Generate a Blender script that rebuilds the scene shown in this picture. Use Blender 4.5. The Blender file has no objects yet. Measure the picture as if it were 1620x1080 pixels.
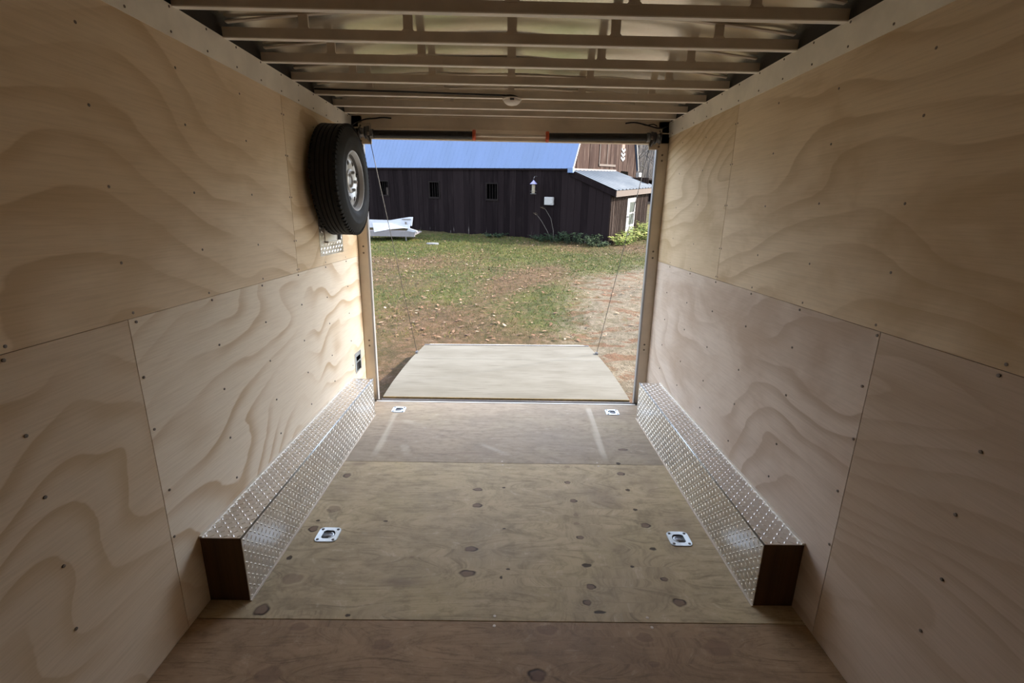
import bpy, math, random
import numpy as np
from mathutils import Matrix, Vector

C = bpy.context.scene.collection
S = bpy.context.scene
R = math.radians
random.seed(7)
rng = np.random.default_rng(7)

# ------------------------------------------------------------------ camera
cam_d = bpy.data.cameras.new('camera')
cam = bpy.data.objects.new('camera', cam_d)
C.objects.link(cam)
RX = Vector((0.99982394, -0.00537142, 0.01797862))
UY = Vector((-0.01595669, 0.26073274, 0.96527914))
FW = Vector((0.00987253, 0.96539608, -0.26060113))
m = Matrix.Identity(4)
for i in range(3):
    m[i][0], m[i][1], m[i][2] = RX[i], UY[i], -FW[i]
m.translation = (0.0009, -3.6612, 1.524)
cam.matrix_world = m
cam_d.sensor_fit = 'HORIZONTAL'
cam_d.sensor_width = 36
cam_d.lens = 746.07 / 1620 * 36
cam_d.clip_start = 0.02
S.camera = cam

# ------------------------------------------------------------------ light
w = bpy.data.worlds.new('sky_world')
S.world = w
w.use_nodes = True
wn = w.node_tree.nodes
sky = wn.new('ShaderNodeTexSky')
sky.sky_type = 'NISHITA'
sky.sun_disc = False
sky.sun_elevation = R(36)
sky.sun_rotation = R(90)
sky.air_density = 1.0
sky.dust_density = 1.5
haze = wn.new('ShaderNodeMix')                 # thin bright autumn haze: the sky is paler than a clear one
haze.data_type = 'RGBA'
haze.inputs[0].default_value = .55
haze.inputs[7].default_value = (2.2, 2.08, 1.90, 1)
w.node_tree.links.new(sky.outputs[0], haze.inputs[6])
w.node_tree.links.new(haze.outputs[2], wn['Background'].inputs[0])
wn['Background'].inputs[1].default_value = 0.46
S.cycles.max_bounces = 16
S.cycles.diffuse_bounces = 10

sun_d = bpy.data.lights.new('sun', 'SUN')
sun_d.energy = 5.2
sun_d.angle = R(2.5)
sun_d.color = (1.0, 0.90, 0.76)
sun = bpy.data.objects.new('sun', sun_d)
C.objects.link(sun)
sun_dir = Vector((math.cos(R(36)), 0.02, math.sin(R(36))))
sun.rotation_euler = sun_dir.to_track_quat('Z', 'Y').to_euler()

S.view_settings.view_transform = 'Standard'
S.view_settings.look = 'None'
S.view_settings.gamma = 1
S.view_settings.use_curve_mapping = False
S.view_settings.exposure = 2.0

# ------------------------------------------------------------------ helpers
class MB:
    """collects shapes, builds ONE mesh object"""
    def __init__(self):
        self.v = []; self.f = []
    def add(self, vs, fs):
        o = len(self.v)
        self.v += [tuple(p) for p in vs]
        self.f += [tuple(i + o for i in q) for q in fs]
        return self
    def box(self, a, b, bev=0.0):
        x0, y0, z0 = a; x1, y1, z1 = b
        if bev <= 0:
            vs = [(x0,y0,z0),(x1,y0,z0),(x1,y1,z0),(x0,y1,z0),(x0,y0,z1),(x1,y0,z1),(x1,y1,z1),(x0,y1,z1)]
            return self.add(vs, [(3,2,1,0),(4,5,6,7),(0,1,5,4),(1,2,6,5),(2,3,7,6),(3,0,4,7)])
        # chamfered along all vertical edges and the top rim
        def loop(i, z):
            return [(x0+i,y0+bev,z),(x0+bev,y0+i,z),(x1-bev,y0+i,z),(x1-i,y0+bev,z),
                    (x1-i,y1-bev,z),(x1-bev,y1-i,z),(x0+bev,y1-i,z),(x0+i,y1-bev,z)]
        vs = loop(0, z0) + loop(0, z1-bev) + loop(bev*.7, z1)
        fs = [tuple(range(7,-1,-1)), tuple(range(16,24))]
        for k in range(2):
            for i in range(8):
                j = (i+1) % 8
                fs.append((k*8+i, k*8+j, k*8+8+j, k*8+8+i))
        return self.add(vs, fs)
    def prism(self, pts, d):
        """closed 3-D outline extruded by vector d"""
        n = len(pts); d = Vector(d)
        vs = [Vector(p) for p in pts] + [Vector(p)+d for p in pts]
        fs = [tuple(range(n-1,-1,-1)), tuple(range(n, 2*n))]
        for i in range(n):
            j = (i+1) % n
            fs.append((i, j, n+j, n+i))
        return self.add(vs, fs)
    def tube(self, pts, r, n=8, cap=True):
        pts = [Vector(p) for p in pts]
        rs = r if isinstance(r, (list, tuple)) else [r]*len(pts)
        vs = []; fs = []
        ref = Vector((0.13, 0.31, 0.94))
        for i, p in enumerate(pts):
            t = (pts[min(i+1, len(pts)-1)] - pts[max(i-1, 0)]).normalized()
            a = t.cross(ref)
            if a.length < 1e-3: a = t.cross(Vector((1,0,0)))
            a.normalize(); b = t.cross(a)
            for k in range(n):
                an = 2*math.pi*k/n
                vs.append(p + (a*math.cos(an) + b*math.sin(an))*rs[i])
        for i in range(len(pts)-1):
            for k in range(n):
                j = (k+1) % n
                fs.append((i*n+k, i*n+j, i*n+n+j, i*n+n+k))
        if cap:
            fs.append(tuple(range(n-1,-1,-1)))
            fs.append(tuple(range((len(pts)-1)*n, len(pts)*n)))
        return self.add(vs, fs)
    def lathe(self, prof, M=None, n=32, closed=False):
        """prof: (r, h) pairs, axis local z, placed by M"""
        M = M or Matrix.Identity(4)
        vs = []; fs = []
        for r_, h in prof:
            for k in range(n):
                a = 2*math.pi*k/n
                vs.append(M @ Vector((r_*math.cos(a), r_*math.sin(a), h)))
        L = len(prof)
        for i in range(L if closed else L-1):
            i2 = (i+1) % L
            for k in range(n):
                j = (k+1) % n
                fs.append((i*n+k, i*n+j, i2*n+j, i2*n+k))
        if not closed:
            fs.append(tuple(range(n-1,-1,-1)))
            fs.append(tuple(range((L-1)*n, L*n)))
        return self.add(vs, fs)
    def build(self, name, mat, parent=None, smooth=False, auto=None):
        me = bpy.data.meshes.new(name)
        me.from_pydata([tuple(p) for p in self.v], [], self.f)
        me.update()
        return link_mesh(name, me, mat, parent, smooth, auto)

def link_mesh(name, me, mat, parent=None, smooth=False, auto=None):
    if mat: me.materials.append(mat)
    if smooth or auto:
        me.shade_smooth()
        if auto: me.set_sharp_from_angle(angle=R(auto))
    o = bpy.data.objects.new(name, me)
    C.objects.link(o)
    if parent: o.parent = parent
    return o

def np_mesh(name, verts, quads, mat, parent=None, attrs=None, smooth=False, tri=False):
    me = bpy.data.meshes.new(name)
    nv = len(verts); nf = len(quads); k = quads.shape[1]
    me.vertices.add(nv); me.vertices.foreach_set('co', verts.astype(np.float32).ravel())
    me.loops.add(nf*k); me.loops.foreach_set('vertex_index', quads.astype(np.int32).ravel())
    me.polygons.add(nf)
    me.polygons.foreach_set('loop_start', np.arange(0, nf*k, k, dtype=np.int32))
    me.update(calc_edges=True); me.validate()
    for an, arr in (attrs or {}).items():
        if arr.ndim == 1:
            a = me.attributes.new(an, 'FLOAT', 'POINT'); a.data.foreach_set('value', arr.astype(np.float32))
        else:
            a = me.attributes.new(an, 'FLOAT_COLOR', 'POINT')
            c4 = np.ones((nv, 4), np.float32); c4[:, :3] = arr
            a.data.foreach_set('color', c4.ravel())
    return link_mesh(name, me, mat, parent, smooth)

def tag(o, label=None, cat=None, group=None, kind=None):
    if label: o['label'] = label
    if cat: o['category'] = cat
    if group: o['group'] = group
    if kind: o['kind'] = kind
    return o

def empty(name, mw=None):
    o = bpy.data.objects.new(name, None)
    o.empty_display_size = 0.1
    C.objects.link(o)
    if mw is not None: o.matrix_world = mw
    return o

T = Matrix.Translation
def loc(*p): return T(Vector(p))

# ------------------------------------------------------------------ materials
class NT:
    def __init__(self, name):
        self.m = bpy.data.materials.new(name); self.m.use_nodes = True
        self.t = self.m.node_tree; self.n = self.t.nodes; self.l = self.t.links
        self.b = self.n['Principled BSDF']
    def put(self, sock, v):
        if hasattr(v, 'is_output') or isinstance(v, bpy.types.NodeSocket): self.l.new(v, sock)
        elif isinstance(v, (tuple, list)) and len(v) == 3 and sock.type == 'RGBA': sock.default_value = (*v, 1)
        else: sock.default_value = v
    def math(self, op, a, b=0.0, c=0.0, clamp=False):
        n = self.n.new('ShaderNodeMath'); n.operation = op; n.use_clamp = clamp
        self.put(n.inputs[0], a); self.put(n.inputs[1], b); self.put(n.inputs[2], c)
        return n.outputs[0]
    def mix(self, f, a, b, mode='MIX'):
        n = self.n.new('ShaderNodeMix'); n.data_type = 'RGBA'; n.blend_type = mode
        self.put(n.inputs[0], f); self.put(n.inputs[6], a); self.put(n.inputs[7], b)
        return n.outputs[2]
    def coord(self, kind='Object'):
        return self.n.new('ShaderNodeTexCoord').outputs[kind]
    def mapping(self, v, scale=(1,1,1), off=(0,0,0), rot=(0,0,0)):
        n = self.n.new('ShaderNodeMapping')
        self.l.new(v, n.inputs[0]); n.inputs[1].default_value = off
        n.inputs[2].default_value = rot; n.inputs[3].default_value = scale
        return n.outputs[0]
    def noise(self, v, scale=1, detail=3, rough=.5, dist=0.0):
        n = self.n.new('ShaderNodeTexNoise')
        self.l.new(v, n.inputs['Vector']); n.inputs['Scale'].default_value = scale
        n.inputs['Detail'].default_value = detail; n.inputs['Roughness'].default_value = rough
        n.inputs['Distortion'].default_value = dist
        return n.outputs[0]
    def ramp(self, f, lo, hi, a=0.0, b=1.0):
        n = self.n.new('ShaderNodeMapRange'); n.interpolation_type = 'SMOOTHSTEP'
        self.put(n.inputs[0], f); n.inputs[1].default_value = lo; n.inputs[2].default_value = hi
        n.inputs[3].default_value = a; n.inputs[4].default_value = b
        return n.outputs[0]
    def sep(self, v):
        n = self.n.new('ShaderNodeSeparateXYZ'); self.l.new(v, n.inputs[0]); return n.outputs
    def comb(self, x, y, z):
        n = self.n.new('ShaderNodeCombineXYZ')
        for i, q in enumerate((x, y, z)): self.put(n.inputs[i], q)
        return n.outputs[0]
    def attr(self, name):
        n = self.n.new('ShaderNodeAttribute'); n.attribute_name = name; return n.outputs
    def bump(self, h, strength=.3, dist=.002):
        n = self.n.new('ShaderNodeBump'); n.inputs['Strength'].default_value = strength
        n.inputs['Distance'].default_value = dist; self.l.new(h, n.inputs['Height'])
        self.l.new(n.outputs[0], self.b.inputs['Normal'])
    def done(self, color, rough=.6, metal=0.0, spec=.5):
        self.put(self.b.inputs['Base Color'], color); self.put(self.b.inputs['Roughness'], rough)
        self.put(self.b.inputs['Metallic'], metal); self.b.inputs['Specular IOR Level'].default_value = spec
        return self.m

def plain(name, col, rough=.6, metal=0.0, var=.12, scale=8, bump=0.0, spec=.5):
    t = NT(name); v = t.coord()
    n = t.noise(v, scale, 4, .6)
    f = t.ramp(n, .3, .7)
    c = t.mix(f, tuple(x*(1-var) for x in col), tuple(min(1, x*(1+var)) for x in col))
    if bump: t.bump(t.noise(v, scale*6, 3), bump)
    rr = t.ramp(n, .2, .8, rough*.85, min(1, rough*1.15))
    return t.done(c, rr, metal, spec)

def plywood_wall(name, seed, base, line, blotch, rings=9.0, line_s=.7, blotch_s=.4, skew=.25, fs=(.55, 1.5), sharp=.3):
    """rotary cut face veneer: contour lines of a smooth field, stretched along the sheet (object y)"""
    t = NT(name); v = t.coord()
    x, y, z = t.sep(v)
    zz = t.math('ADD', z, t.math('MULTIPLY', y, skew))
    rate = fs[1]*5.5
    q = t.comb(seed*3.7, t.math('MULTIPLY', y, fs[0]), t.math('MULTIPLY', zz, fs[1]))
    fld = t.noise(q, 1.0, 2.0, .35, .3)
    fine = t.noise(t.comb(seed, t.math('MULTIPLY', y, 2.2), t.math('MULTIPLY', z, 9)), 1.0, 3)
    fl = t.math('ADD', t.math('ADD', t.math('MULTIPLY', fld, rings), t.math('MULTIPLY', zz, rate)), t.math('MULTIPLY', fine, .5))
    fr = t.math('FRACT', fl)
    ln = t.math('MULTIPLY', t.ramp(fr, .0, 1.0-.12, 0, 1), t.ramp(fr, .9, 1.0, 1, 0))
    ln = t.math('POWER', ln, 1.0/sharp)
    amp = t.ramp(t.noise(t.mapping(v, (1, .9, 1.1), (seed, 2, 5)), 1.6, 2), .32, .62)
    ln = t.math('MULTIPLY', t.math('MULTIPLY', ln, amp), line_s)
    bl = t.ramp(t.noise(t.mapping(v, (1, 1.0, 1.9), (seed*1.3, 7, 1), (R(15), 0, 0)), 1.7, 4, .6, .4), .42, .72)
    fib = t.noise(t.mapping(v, (1, 5, 160), (seed, 0, 0)), 1.0, 4, .7)
    c = t.mix(ln, base, line)
    c = t.mix(t.math('MULTIPLY', bl, blotch_s), c, blotch)
    c = t.mix(t.ramp(fib, .35, .75, 0, .22), c, tuple(k*.72 for k in line))
    t.bump(fib, .12, .001)
    return t.done(c, .62, 0, .3)

def plywood_floor(name, seed, base, dark, light, green=(.30,.27,.16)):
    t = NT(name); v = t.coord()
    x, y, z = t.sep(v)
    warp = t.attr('warp')[2]
    yy = t.math('ADD', y, warp)
    fld = t.noise(t.comb(t.math('MULTIPLY', x, .75), t.math('MULTIPLY', yy, 2.6), seed), 1.0, 2.5, .45, .3)
    fib = t.noise(t.comb(t.math('MULTIPLY', x, 3.5), t.math('MULTIPLY', yy, 120), seed), 1.0, 5, .7)
    fr = t.math('FRACT', t.math('ADD', t.math('MULTIPLY', fld, 11), t.math('MULTIPLY', fib, .35)))
    ln = t.math('MULTIPLY', t.ramp(fr, 0, .85), t.ramp(fr, .88, 1.0, 1, 0))
    ln = t.math('POWER', ln, 2.5)
    blo = t.noise(t.comb(t.math('MULTIPLY', x, 1.1), t.math('MULTIPLY', y, 1.8), seed+4), 1.0, 5, .62)
    c = t.mix(t.ramp(blo, .3, .7), dark, base)
    c = t.mix(t.ramp(t.noise(t.comb(x, y, seed+9), 1.9, 4, .6), .45, .75, 0, .55), c, green)
    c = t.mix(t.math('MULTIPLY', ln, .26), c, tuple(k*.6 for k in dark))
    c = t.mix(t.ramp(fib, .50, .74, 0, .70), c, tuple(k*.42 for k in dark))
    mott = t.noise(t.comb(t.math('MULTIPLY', x, 14), t.math('MULTIPLY', yy, 34), seed+2), 1.0, 5, .75)
    c = t.mix(t.ramp(mott, .46, .70, 0, .50), c, tuple(k*.5 for k in dark))
    c = t.mix(t.ramp(mott, .26, .44, .40, 0), c, light)
    c = t.mix(t.ramp(fib, .22, .42, .25, 0), c, light)
    dirt = t.noise(t.comb(x, y, seed+21), 14, 5, .75)
    c = t.mix(t.ramp(dirt, .60, .72, 0, .35), c, tuple(k*.45 for k in dark))
    scr = t.noise(t.mapping(v, (3.2, 30, 1), (seed, 0, 0), (0, 0, R(28))), 1.0, 2)
    c = t.mix(t.ramp(scr, .72, .78, 0, .22), c, light)
    c = t.mix(t.attr('pale')[2], c, light)
    c = t.mix(t.attr('smudge')[2], c, (.19, .135, .11))
    c = t.mix(t.attr('knot')[2], c, (.15, .09, .07))
    c = t.mix(t.attr('rim')[2], c, (.022, .013, .010))
    t.bump(t.math('SUBTRACT', fib, t.math('MULTIPLY', t.attr('rim')[2], 2.0)), .25, .002)
    return t.done(c, t.ramp(blo, .3, .7, .55, .75), 0, .22)

M = {}
M['alu'] = plain('aluminium_rail', (.88, .83, .74), .38, .25, .08, 5)
M['alu_dull'] = plain('aluminium_mill', (.58, .50, .41), .55, .3, .10, 6)
M['alu_dark'] = plain('header_paint', (.70, .60, .48), .5, .05, .1, 4)
M['flange'] = plain('lit_flange', (.92, .87, .78), .5, .0, .05, 5)  # paler than the ribs: light on the underside is put into the colour
M['post'] = plain('jamb_metal', (.56, .49, .40), .48, .45, .1, 4)
M['jamb_edge'] = plain('jamb_edge_metal', (.34, .34, .35), .45, .5, .06, 6)
M['sill'] = plain('sill_metal', (.60, .58, .54), .45, .4, .08, 6)
M['zinc'] = plain('zinc_plate', (.56, .63, .69), .34, .75, .07, 20)
M['steel_dark'] = plain('dark_steel', (.13, .13, .14), .4, .8, .2, 30)
M['black'] = plain('black_rubber', (.012, .011, .011), .55, 0, .3, 15)
M['tyre'] = plain('tyre_rubber', (.016, .015, .014), .7, 0, .35, 12, .05, .2)
M['spring'] = plain('black_spring_steel', (.016, .014, .013), .45, .2, .3, 12)
M['orange'] = plain('orange_collar', (.55, .09, .03), .5, 0, .2, 20)
M['silver'] = plain('silver_wheel', (.50, .50, .50), .38, .45, .06, 9)
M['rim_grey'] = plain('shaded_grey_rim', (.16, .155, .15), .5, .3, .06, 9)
M['red'] = plain('red_sticker', (.45, .10, .09), .5)
M['plastic'] = plain('white_plastic', (.72, .66, .60), .35, 0, .05, 9)
M['screw'] = plain('screw_metal', (.16, .13, .11), .45, .6, .2, 30)
M['void'] = plain('dark_cavity', (.003, .0028, .0025), .95, spec=0)
M['subfloor'] = plain('dark_underlay', (.03, .024, .018), .9)
M['wood_end'] = plywood_floor('brown_end_board', 31, (.13, .075, .035), (.07, .04, .02), (.20, .13, .07), (.09,.06,.03))
M['cable'] = plain('steel_cable', (.045, .042, .040), .6, .2, .2, 30)
M['wire'] = plain('black_wire', (.01, .009, .009), .5)

def treadplate():
    t = NT('treadplate_aluminium'); v = t.coord()
    n = t.noise(t.mapping(v, (2, .8, 2)), 2.5, 5, .6)
    s = t.noise(t.mapping(v, (60, 3, 60)), 1.0, 3)
    c = t.mix(t.ramp(n, .3, .7), (.62, .585, .54), (.76, .73, .69))
    t.bump(s, .06, .001)
    return t.done(c, t.ramp(n, .3, .7, .26, .38), .9)
M['tread'] = treadplate()
M['lug'] = plain('treadplate_lug', (.74, .71, .67), .36, .85, .03, 6)

def roofskin():
    t = NT('roof_sheet_aluminium'); v = t.coord()
    n = t.noise(t.mapping(v, (1, 1, 1)), 3, 3)
    c = t.mix(t.ramp(n, .3, .7), (.86, .83, .74), (.95, .93, .85))
    return t.done(c, .22, .95)
M['roof'] = roofskin()

# ------------------------------------------------------------------ setting: trailer shell
W, JX, ZC, ZR = 1.18, 1.092, 2.097, 2.19     # wall, jamb, cove bottom, rib underside
YF, YB = -5.4, 0.10                          # front wall, rear frame plane

RINGS = [(-.857, -1.684), (.859, -1.684), (-.857, -.160), (.852, -.154)]

KNOTS = [ # x, y, half x, half y, kind (0 solid, 1 rimmed hole-like, 2 faint)
 (-.943,-1.146,.020,.022,1),(-.904,-1.477,.035,.030,2),(-.946,-1.639,.020,.022,1),(-.949,-1.574,.010,.008,0),
 (-.905,-1.97,.045,.030,2),(-.973,-1.844,.012,.014,0),(-.952,-2.135,.026,.026,1),(-.154,-1.275,.024,.014,1),
 (-.148,-1.427,.024,.018,1),(-.155,-1.772,.028,.016,1),(-.159,-1.929,.032,.018,1),(-.006,-1.253,.010,.007,0),
 (-.606,-2.158,.010,.007,0),(.388,-1.009,.02,.012,2),(.721,-.962,.014,.014,0),(.709,-1.084,.022,.018,1),
 (.370,-1.191,.016,.014,1),(.709,-1.262,.013,.012,0),(.380,-1.375,.018,.015,1),(.377,-1.5,.014,.014,2),
 (.704,-1.449,.012,.010,0),(.370,-1.574,.016,.012,2),(.722,-1.582,.022,.018,1),(.374,-1.681,.017,.012,1),
 (.709,-1.757,.016,.010,0),(.375,-1.871,.022,.012,0),(.702,-1.95,.015,.011,1),(.373,-1.998,.018,.014,1),
 (.344,-2.083,.016,.013,1),(.723,-2.078,.025,.018,1),(.58,-1.876,.009,.007,0),(.792,-.776,.030,.012,1),
 (.17,-2.215,.040,.022,2),(.534,-2.245,.030,.020,2),(.793,-2.285,.05,.035,2),(-.437,-2.285,.036,.022,2),
 (-.772,-2.212,.034,.018,2),(-.791,-2.406,.045,.030,2),(.122,-2.399,.028,.022,1),(.538,-2.353,.02,.012,2),
 (.386,-2.13,.024,.008,0),(-.606,-1.572,.012,.006,0),(.0,-1.62,.008,.005,0),(.02,-1.9,.009,.006,0),
 (-.01,-1.95,.006,.009,0),(-.42,-1.83,.010,.006,2),(.50,-.45,.008,.008,2),(-.45,-.6,.012,.006,2),(.86,-.45,.01,.008,2)]

def floor_sheet(y0, y1, mat, parent, x0=-W, x1=W):
    def lines(a, b, extra, step):
        q = set(np.round(np.arange(a, b, step), 4)) | {a, b}
        for e in extra: q.add(round(float(np.clip(e, a, b)), 4))
        return np.array(sorted(q))
    ex, ey = [], []
    for kx, ky, hx, hy, kd in KNOTS:
        if y0-.1 < ky < y1+.1:
            ex += list(kx + np.linspace(-3.4, 3.4, 29)*hx); ey += list(ky + np.linspace(-3.4, 3.4, 25)*hy)
    for rx, ry in RINGS:
        if y0 < ry < y1: ex += [rx-.037, rx+.037]; ey += [ry-.037, ry+.037]
    xs, ys = lines(x0, x1, ex, .02), lines(y0, y1, ey, .02)
    X, Y = np.meshgrid(xs, ys)
    knot = np.zeros_like(X); rim = knot.copy(); warp = knot.copy(); pale = knot.copy(); smudge = knot.copy()
    for kx, ky, hx, hy, kd in KNOTS:
        ph = kx*37 + ky*91
        a = np.arctan2((Y-ky)/hy, (X-kx)/hx)
        d = np.hypot((X-kx)/hx, (Y-ky)/hy) / (1 + .07*np.sin(3*a+ph) + .05*np.sin(5*a-ph*2))
        inside = np.clip((1.12-d)/.22, 0, 1)
        if kd == 0: rim = np.maximum(rim, inside*.85)
        elif kd == 1:
            knot = np.maximum(knot, inside*.75)
            rim = np.maximum(rim, np.clip(1-np.abs(d-1.0)/.30, 0, 1)*np.clip(.65+.5*np.sin(a-.6+ph), .35, 1))
        if kd and hx > .014:                       # faint growth rings crowd round the knot
            for rr, am in ((1.75, .20), (2.5, .15), (3.3, .10)):
                rim = np.maximum(rim, am*np.clip(1-np.abs(d**.9-rr)/.22, 0, 1)*np.clip(.6+.5*np.cos(2*a+ph), 0, 1))
        if kd == 2:
            knot = np.maximum(knot, inside*.42)
            knot = np.maximum(knot, np.clip(1-np.abs(d-1.55)/.2, 0, 1)*.18)
        warp += np.sign(Y-ky)*.06*np.exp(-((X-kx)/.16)**2)*np.exp(-np.abs(Y-ky)/.06)
    # two bleached strips leading from the rear tie downs, a reddish smear, damp patches by the tread plate
    def strip(p, q, hw, amt):
        nonlocal pale
        p, q = np.array(p), np.array(q); dv = q-p; L = np.linalg.norm(dv); dv = dv/L
        s = (X-p[0])*dv[0] + (Y-p[1])*dv[1]; n = np.abs(-(X-p[0])*dv[1] + (Y-p[1])*dv[0])
        pale = np.maximum(pale, amt*np.clip((hw-n)/.01, 0, 1)*np.clip(s/.05, 0, 1)*np.clip((L-s)/.15, 0, 1))
    if y1 > -.5:
        strip((-.867,-.20), (-.845,-.93), .022, .5); strip((.675,-.05), (.645,-.955), .024, .55)
        strip((-.70,-.72), (-.62,-.94), .03, .3); strip((-.2,-.7), (.1,-.93), .02, .25); strip((-.8,-.35), (-.6,-.45), .03, .3)
    smudge = np.maximum(smudge, .55*np.exp(-((X+.44)/.10)**2-((Y+1.985)/.022)**2))
    for sx, sy, ax, ay, am in [(.55,-1.35,.10,.09,.35),(.85,-1.25,.05,.1,.3),(.9,-1.55,.06,.12,.28),(-.9,-1.3,.06,.05,.2),(-.25,-.86,.14,.012,.5),(-.92,-1.01,.06,.018,.5),(.56,-1.76,.06,.04,.2)]:
        smudge = np.maximum(smudge, am*np.exp(-((X-sx)/ax)**2-((Y-sy)/ay)**2))
    nx, ny = len(xs), len(ys)
    top = np.stack([X, Y, np.zeros_like(X)], -1).reshape(-1, 3)
    idx = np.arange(nx*ny).reshape(ny, nx)
    q = np.stack([idx[:-1,:-1], idx[:-1,1:], idx[1:,1:], idx[1:,:-1]], -1)
    cx = (xs[:-1]+xs[1:])/2; cy = (ys[:-1]+ys[1:])/2
    keep = np.ones((ny-1, nx-1), bool)
    for rx, ry in RINGS:
        keep &= ~((np.abs(cy-ry) < .037)[:,None] & (np.abs(cx-rx) < .037)[None,:])
    q = q[keep]
    # skirts on the two long edges
    n0 = len(top)
    sk = []; sv = []
    for row in (0, ny-1):
        base = n0 + len(sv)
        for i in range(nx): sv.append((xs[i], ys[row], -.018))
        for i in range(nx-1):
            a, b = idx[row, i], idx[row, i+1]
            sk.append((a, base+i, base+i+1, b) if row == 0 else (b, base+i+1, base+i, a))
    V = np.vstack([top, np.array(sv)]); Q = np.vstack([q, np.array(sk)])
    pad = lambda A: np.concatenate([A.ravel(), np.zeros(len(sv))])
    return np_mesh('plywood_sheet', V, Q, mat, parent, dict(knot=pad(knot), rim=pad(rim), warp=pad(warp), pale=pad(pale), smudge=pad(smudge)))

floor = MB()
# underlay with pockets left out below the tie downs
ysp = [YF, -1.684-.05, -1.684+.05, -.157-.05, -.157+.05, .1]
for k in range(5):
    if k in (1, 3):
        for a, b in ((-W, -.907), (-.807, .807), (.907, W)): floor.box((a, ysp[k], -.06), (b, ysp[k+1], -.0185))
    else: floor.box((-W, ysp[k], -.06), (W, ysp[k+1], -.0185))
floor = tag(floor.build('floor', M['subfloor']), kind='structure')
PF = [plywood_floor('floor_plywood_rear', 2.0, (.41,.335,.245), (.33,.265,.195), (.60,.54,.44), (.41,.35,.23)),
      plywood_floor('floor_plywood_middle', 5.3, (.59,.475,.305), (.45,.355,.225), (.76,.66,.49), (.51,.42,.235)),
      plywood_floor('floor_plywood_front', 8.1, (.44,.30,.185), (.33,.22,.135), (.60,.47,.33), (.36,.26,.15))]
floor_sheet(-.974, -.002, PF[0], floor)
floor_sheet(-2.176, -.978, PF[1], floor)
floor_sheet(-3.396, -2.181, PF[2], floor)
floor_sheet(-4.612, -3.40, PF[1], floor)
floor_sheet(YF, -4.616, PF[2], floor)

fs_ = MB()
for sx in (-.02, .575):
    for sy in (-2.155, -2.20, -.955, -1.0):
        fs_.lathe([(.0065, -.001), (.0065, .0008), (.003, .0012)], loc(sx + .012*math.sin(sx*40+sy*9), sy, 0), 8)
tag(fs_.build('screws', M['alu_dull'], floor), kind='stuff')

# walls: a thin backing with the plywood sheets as pieces
CREAM, LINE, BLO = (.74,.60,.44), (.50,.335,.175), (.58,.42,.25)
def wall(side):
    s = -1 if side == 'left' else 1
    b = MB(); xb = s*(W+.012)
    b.box((min(xb, xb+s*.03), YF, -.06), (max(xb, xb+s*.03), YB+.06, 2.36))
    o = tag(b.build('wall_'+side, M['alu_dull']), kind='structure')
    x0, x1 = sorted((s*W, s*(W+.012)))
    if s < 0:
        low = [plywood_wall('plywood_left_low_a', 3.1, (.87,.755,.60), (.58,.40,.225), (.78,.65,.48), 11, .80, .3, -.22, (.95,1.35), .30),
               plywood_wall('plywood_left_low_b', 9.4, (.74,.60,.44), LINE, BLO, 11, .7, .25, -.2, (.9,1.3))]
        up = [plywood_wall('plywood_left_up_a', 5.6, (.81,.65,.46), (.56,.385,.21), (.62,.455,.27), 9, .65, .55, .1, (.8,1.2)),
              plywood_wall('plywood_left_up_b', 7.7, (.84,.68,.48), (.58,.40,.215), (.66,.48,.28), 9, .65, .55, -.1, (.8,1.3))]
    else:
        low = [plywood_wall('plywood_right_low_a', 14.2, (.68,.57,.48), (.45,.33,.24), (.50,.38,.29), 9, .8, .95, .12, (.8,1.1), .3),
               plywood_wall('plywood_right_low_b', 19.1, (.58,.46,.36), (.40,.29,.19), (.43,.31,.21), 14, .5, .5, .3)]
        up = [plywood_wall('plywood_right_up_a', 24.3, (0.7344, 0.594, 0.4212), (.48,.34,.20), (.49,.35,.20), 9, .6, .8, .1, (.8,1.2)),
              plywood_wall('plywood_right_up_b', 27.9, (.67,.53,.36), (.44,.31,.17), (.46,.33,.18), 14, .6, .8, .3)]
    zs = 1.186
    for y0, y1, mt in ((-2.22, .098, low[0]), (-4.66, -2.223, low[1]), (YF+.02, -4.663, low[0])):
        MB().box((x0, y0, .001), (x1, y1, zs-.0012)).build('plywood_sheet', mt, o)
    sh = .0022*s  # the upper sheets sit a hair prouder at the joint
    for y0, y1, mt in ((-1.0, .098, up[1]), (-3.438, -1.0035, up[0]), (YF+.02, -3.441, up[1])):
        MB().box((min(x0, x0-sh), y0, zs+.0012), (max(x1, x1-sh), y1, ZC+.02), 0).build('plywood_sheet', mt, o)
    sc = MB()
    for k in range(13):
        y = .2 - .4*k
        if y > .05 or y < YF+.1: continue
        for z in (1.203, 1.172, .994, .79, .58, .40, 1.36, 1.59, 1.80, 2.0):
            if z > 1.2 and abs(y+1.0) < .02:
                pos = [(y-.012, z), (y+.012, z)]
            else: pos = [(y + random.uniform(-.012, .012), z + random.uniform(-.02, .02)*(z not in (1.203, 1.172)))]
            for py, pz in pos:
                Mx = loc(s*(W-.0022), py, pz) @ Matrix.Rotation(R(-90)*s, 4, 'Y')
                sc.lathe([(.0048, -.002), (.0048, .0006), (.002, .0012)], Mx, 7)
    tag(sc.build('screws', M['screw'], o), kind='stuff')
    return o
wall_left = wall('left'); wall_right = wall('right')
wf = tag(MB().box((-W, YF-.04, -.06), (W, YF, 2.36)).build('wall_front', M['alu_dull']), kind='structure')
for a, b in ((-W, -.002), (.002, W)):
    MB().box((a, YF, 0), (b, YF+.012, 2.1)).build('plywood_sheet', plywood_wall('plywood_front', 40+a, CREAM, LINE, BLO), wf)

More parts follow.
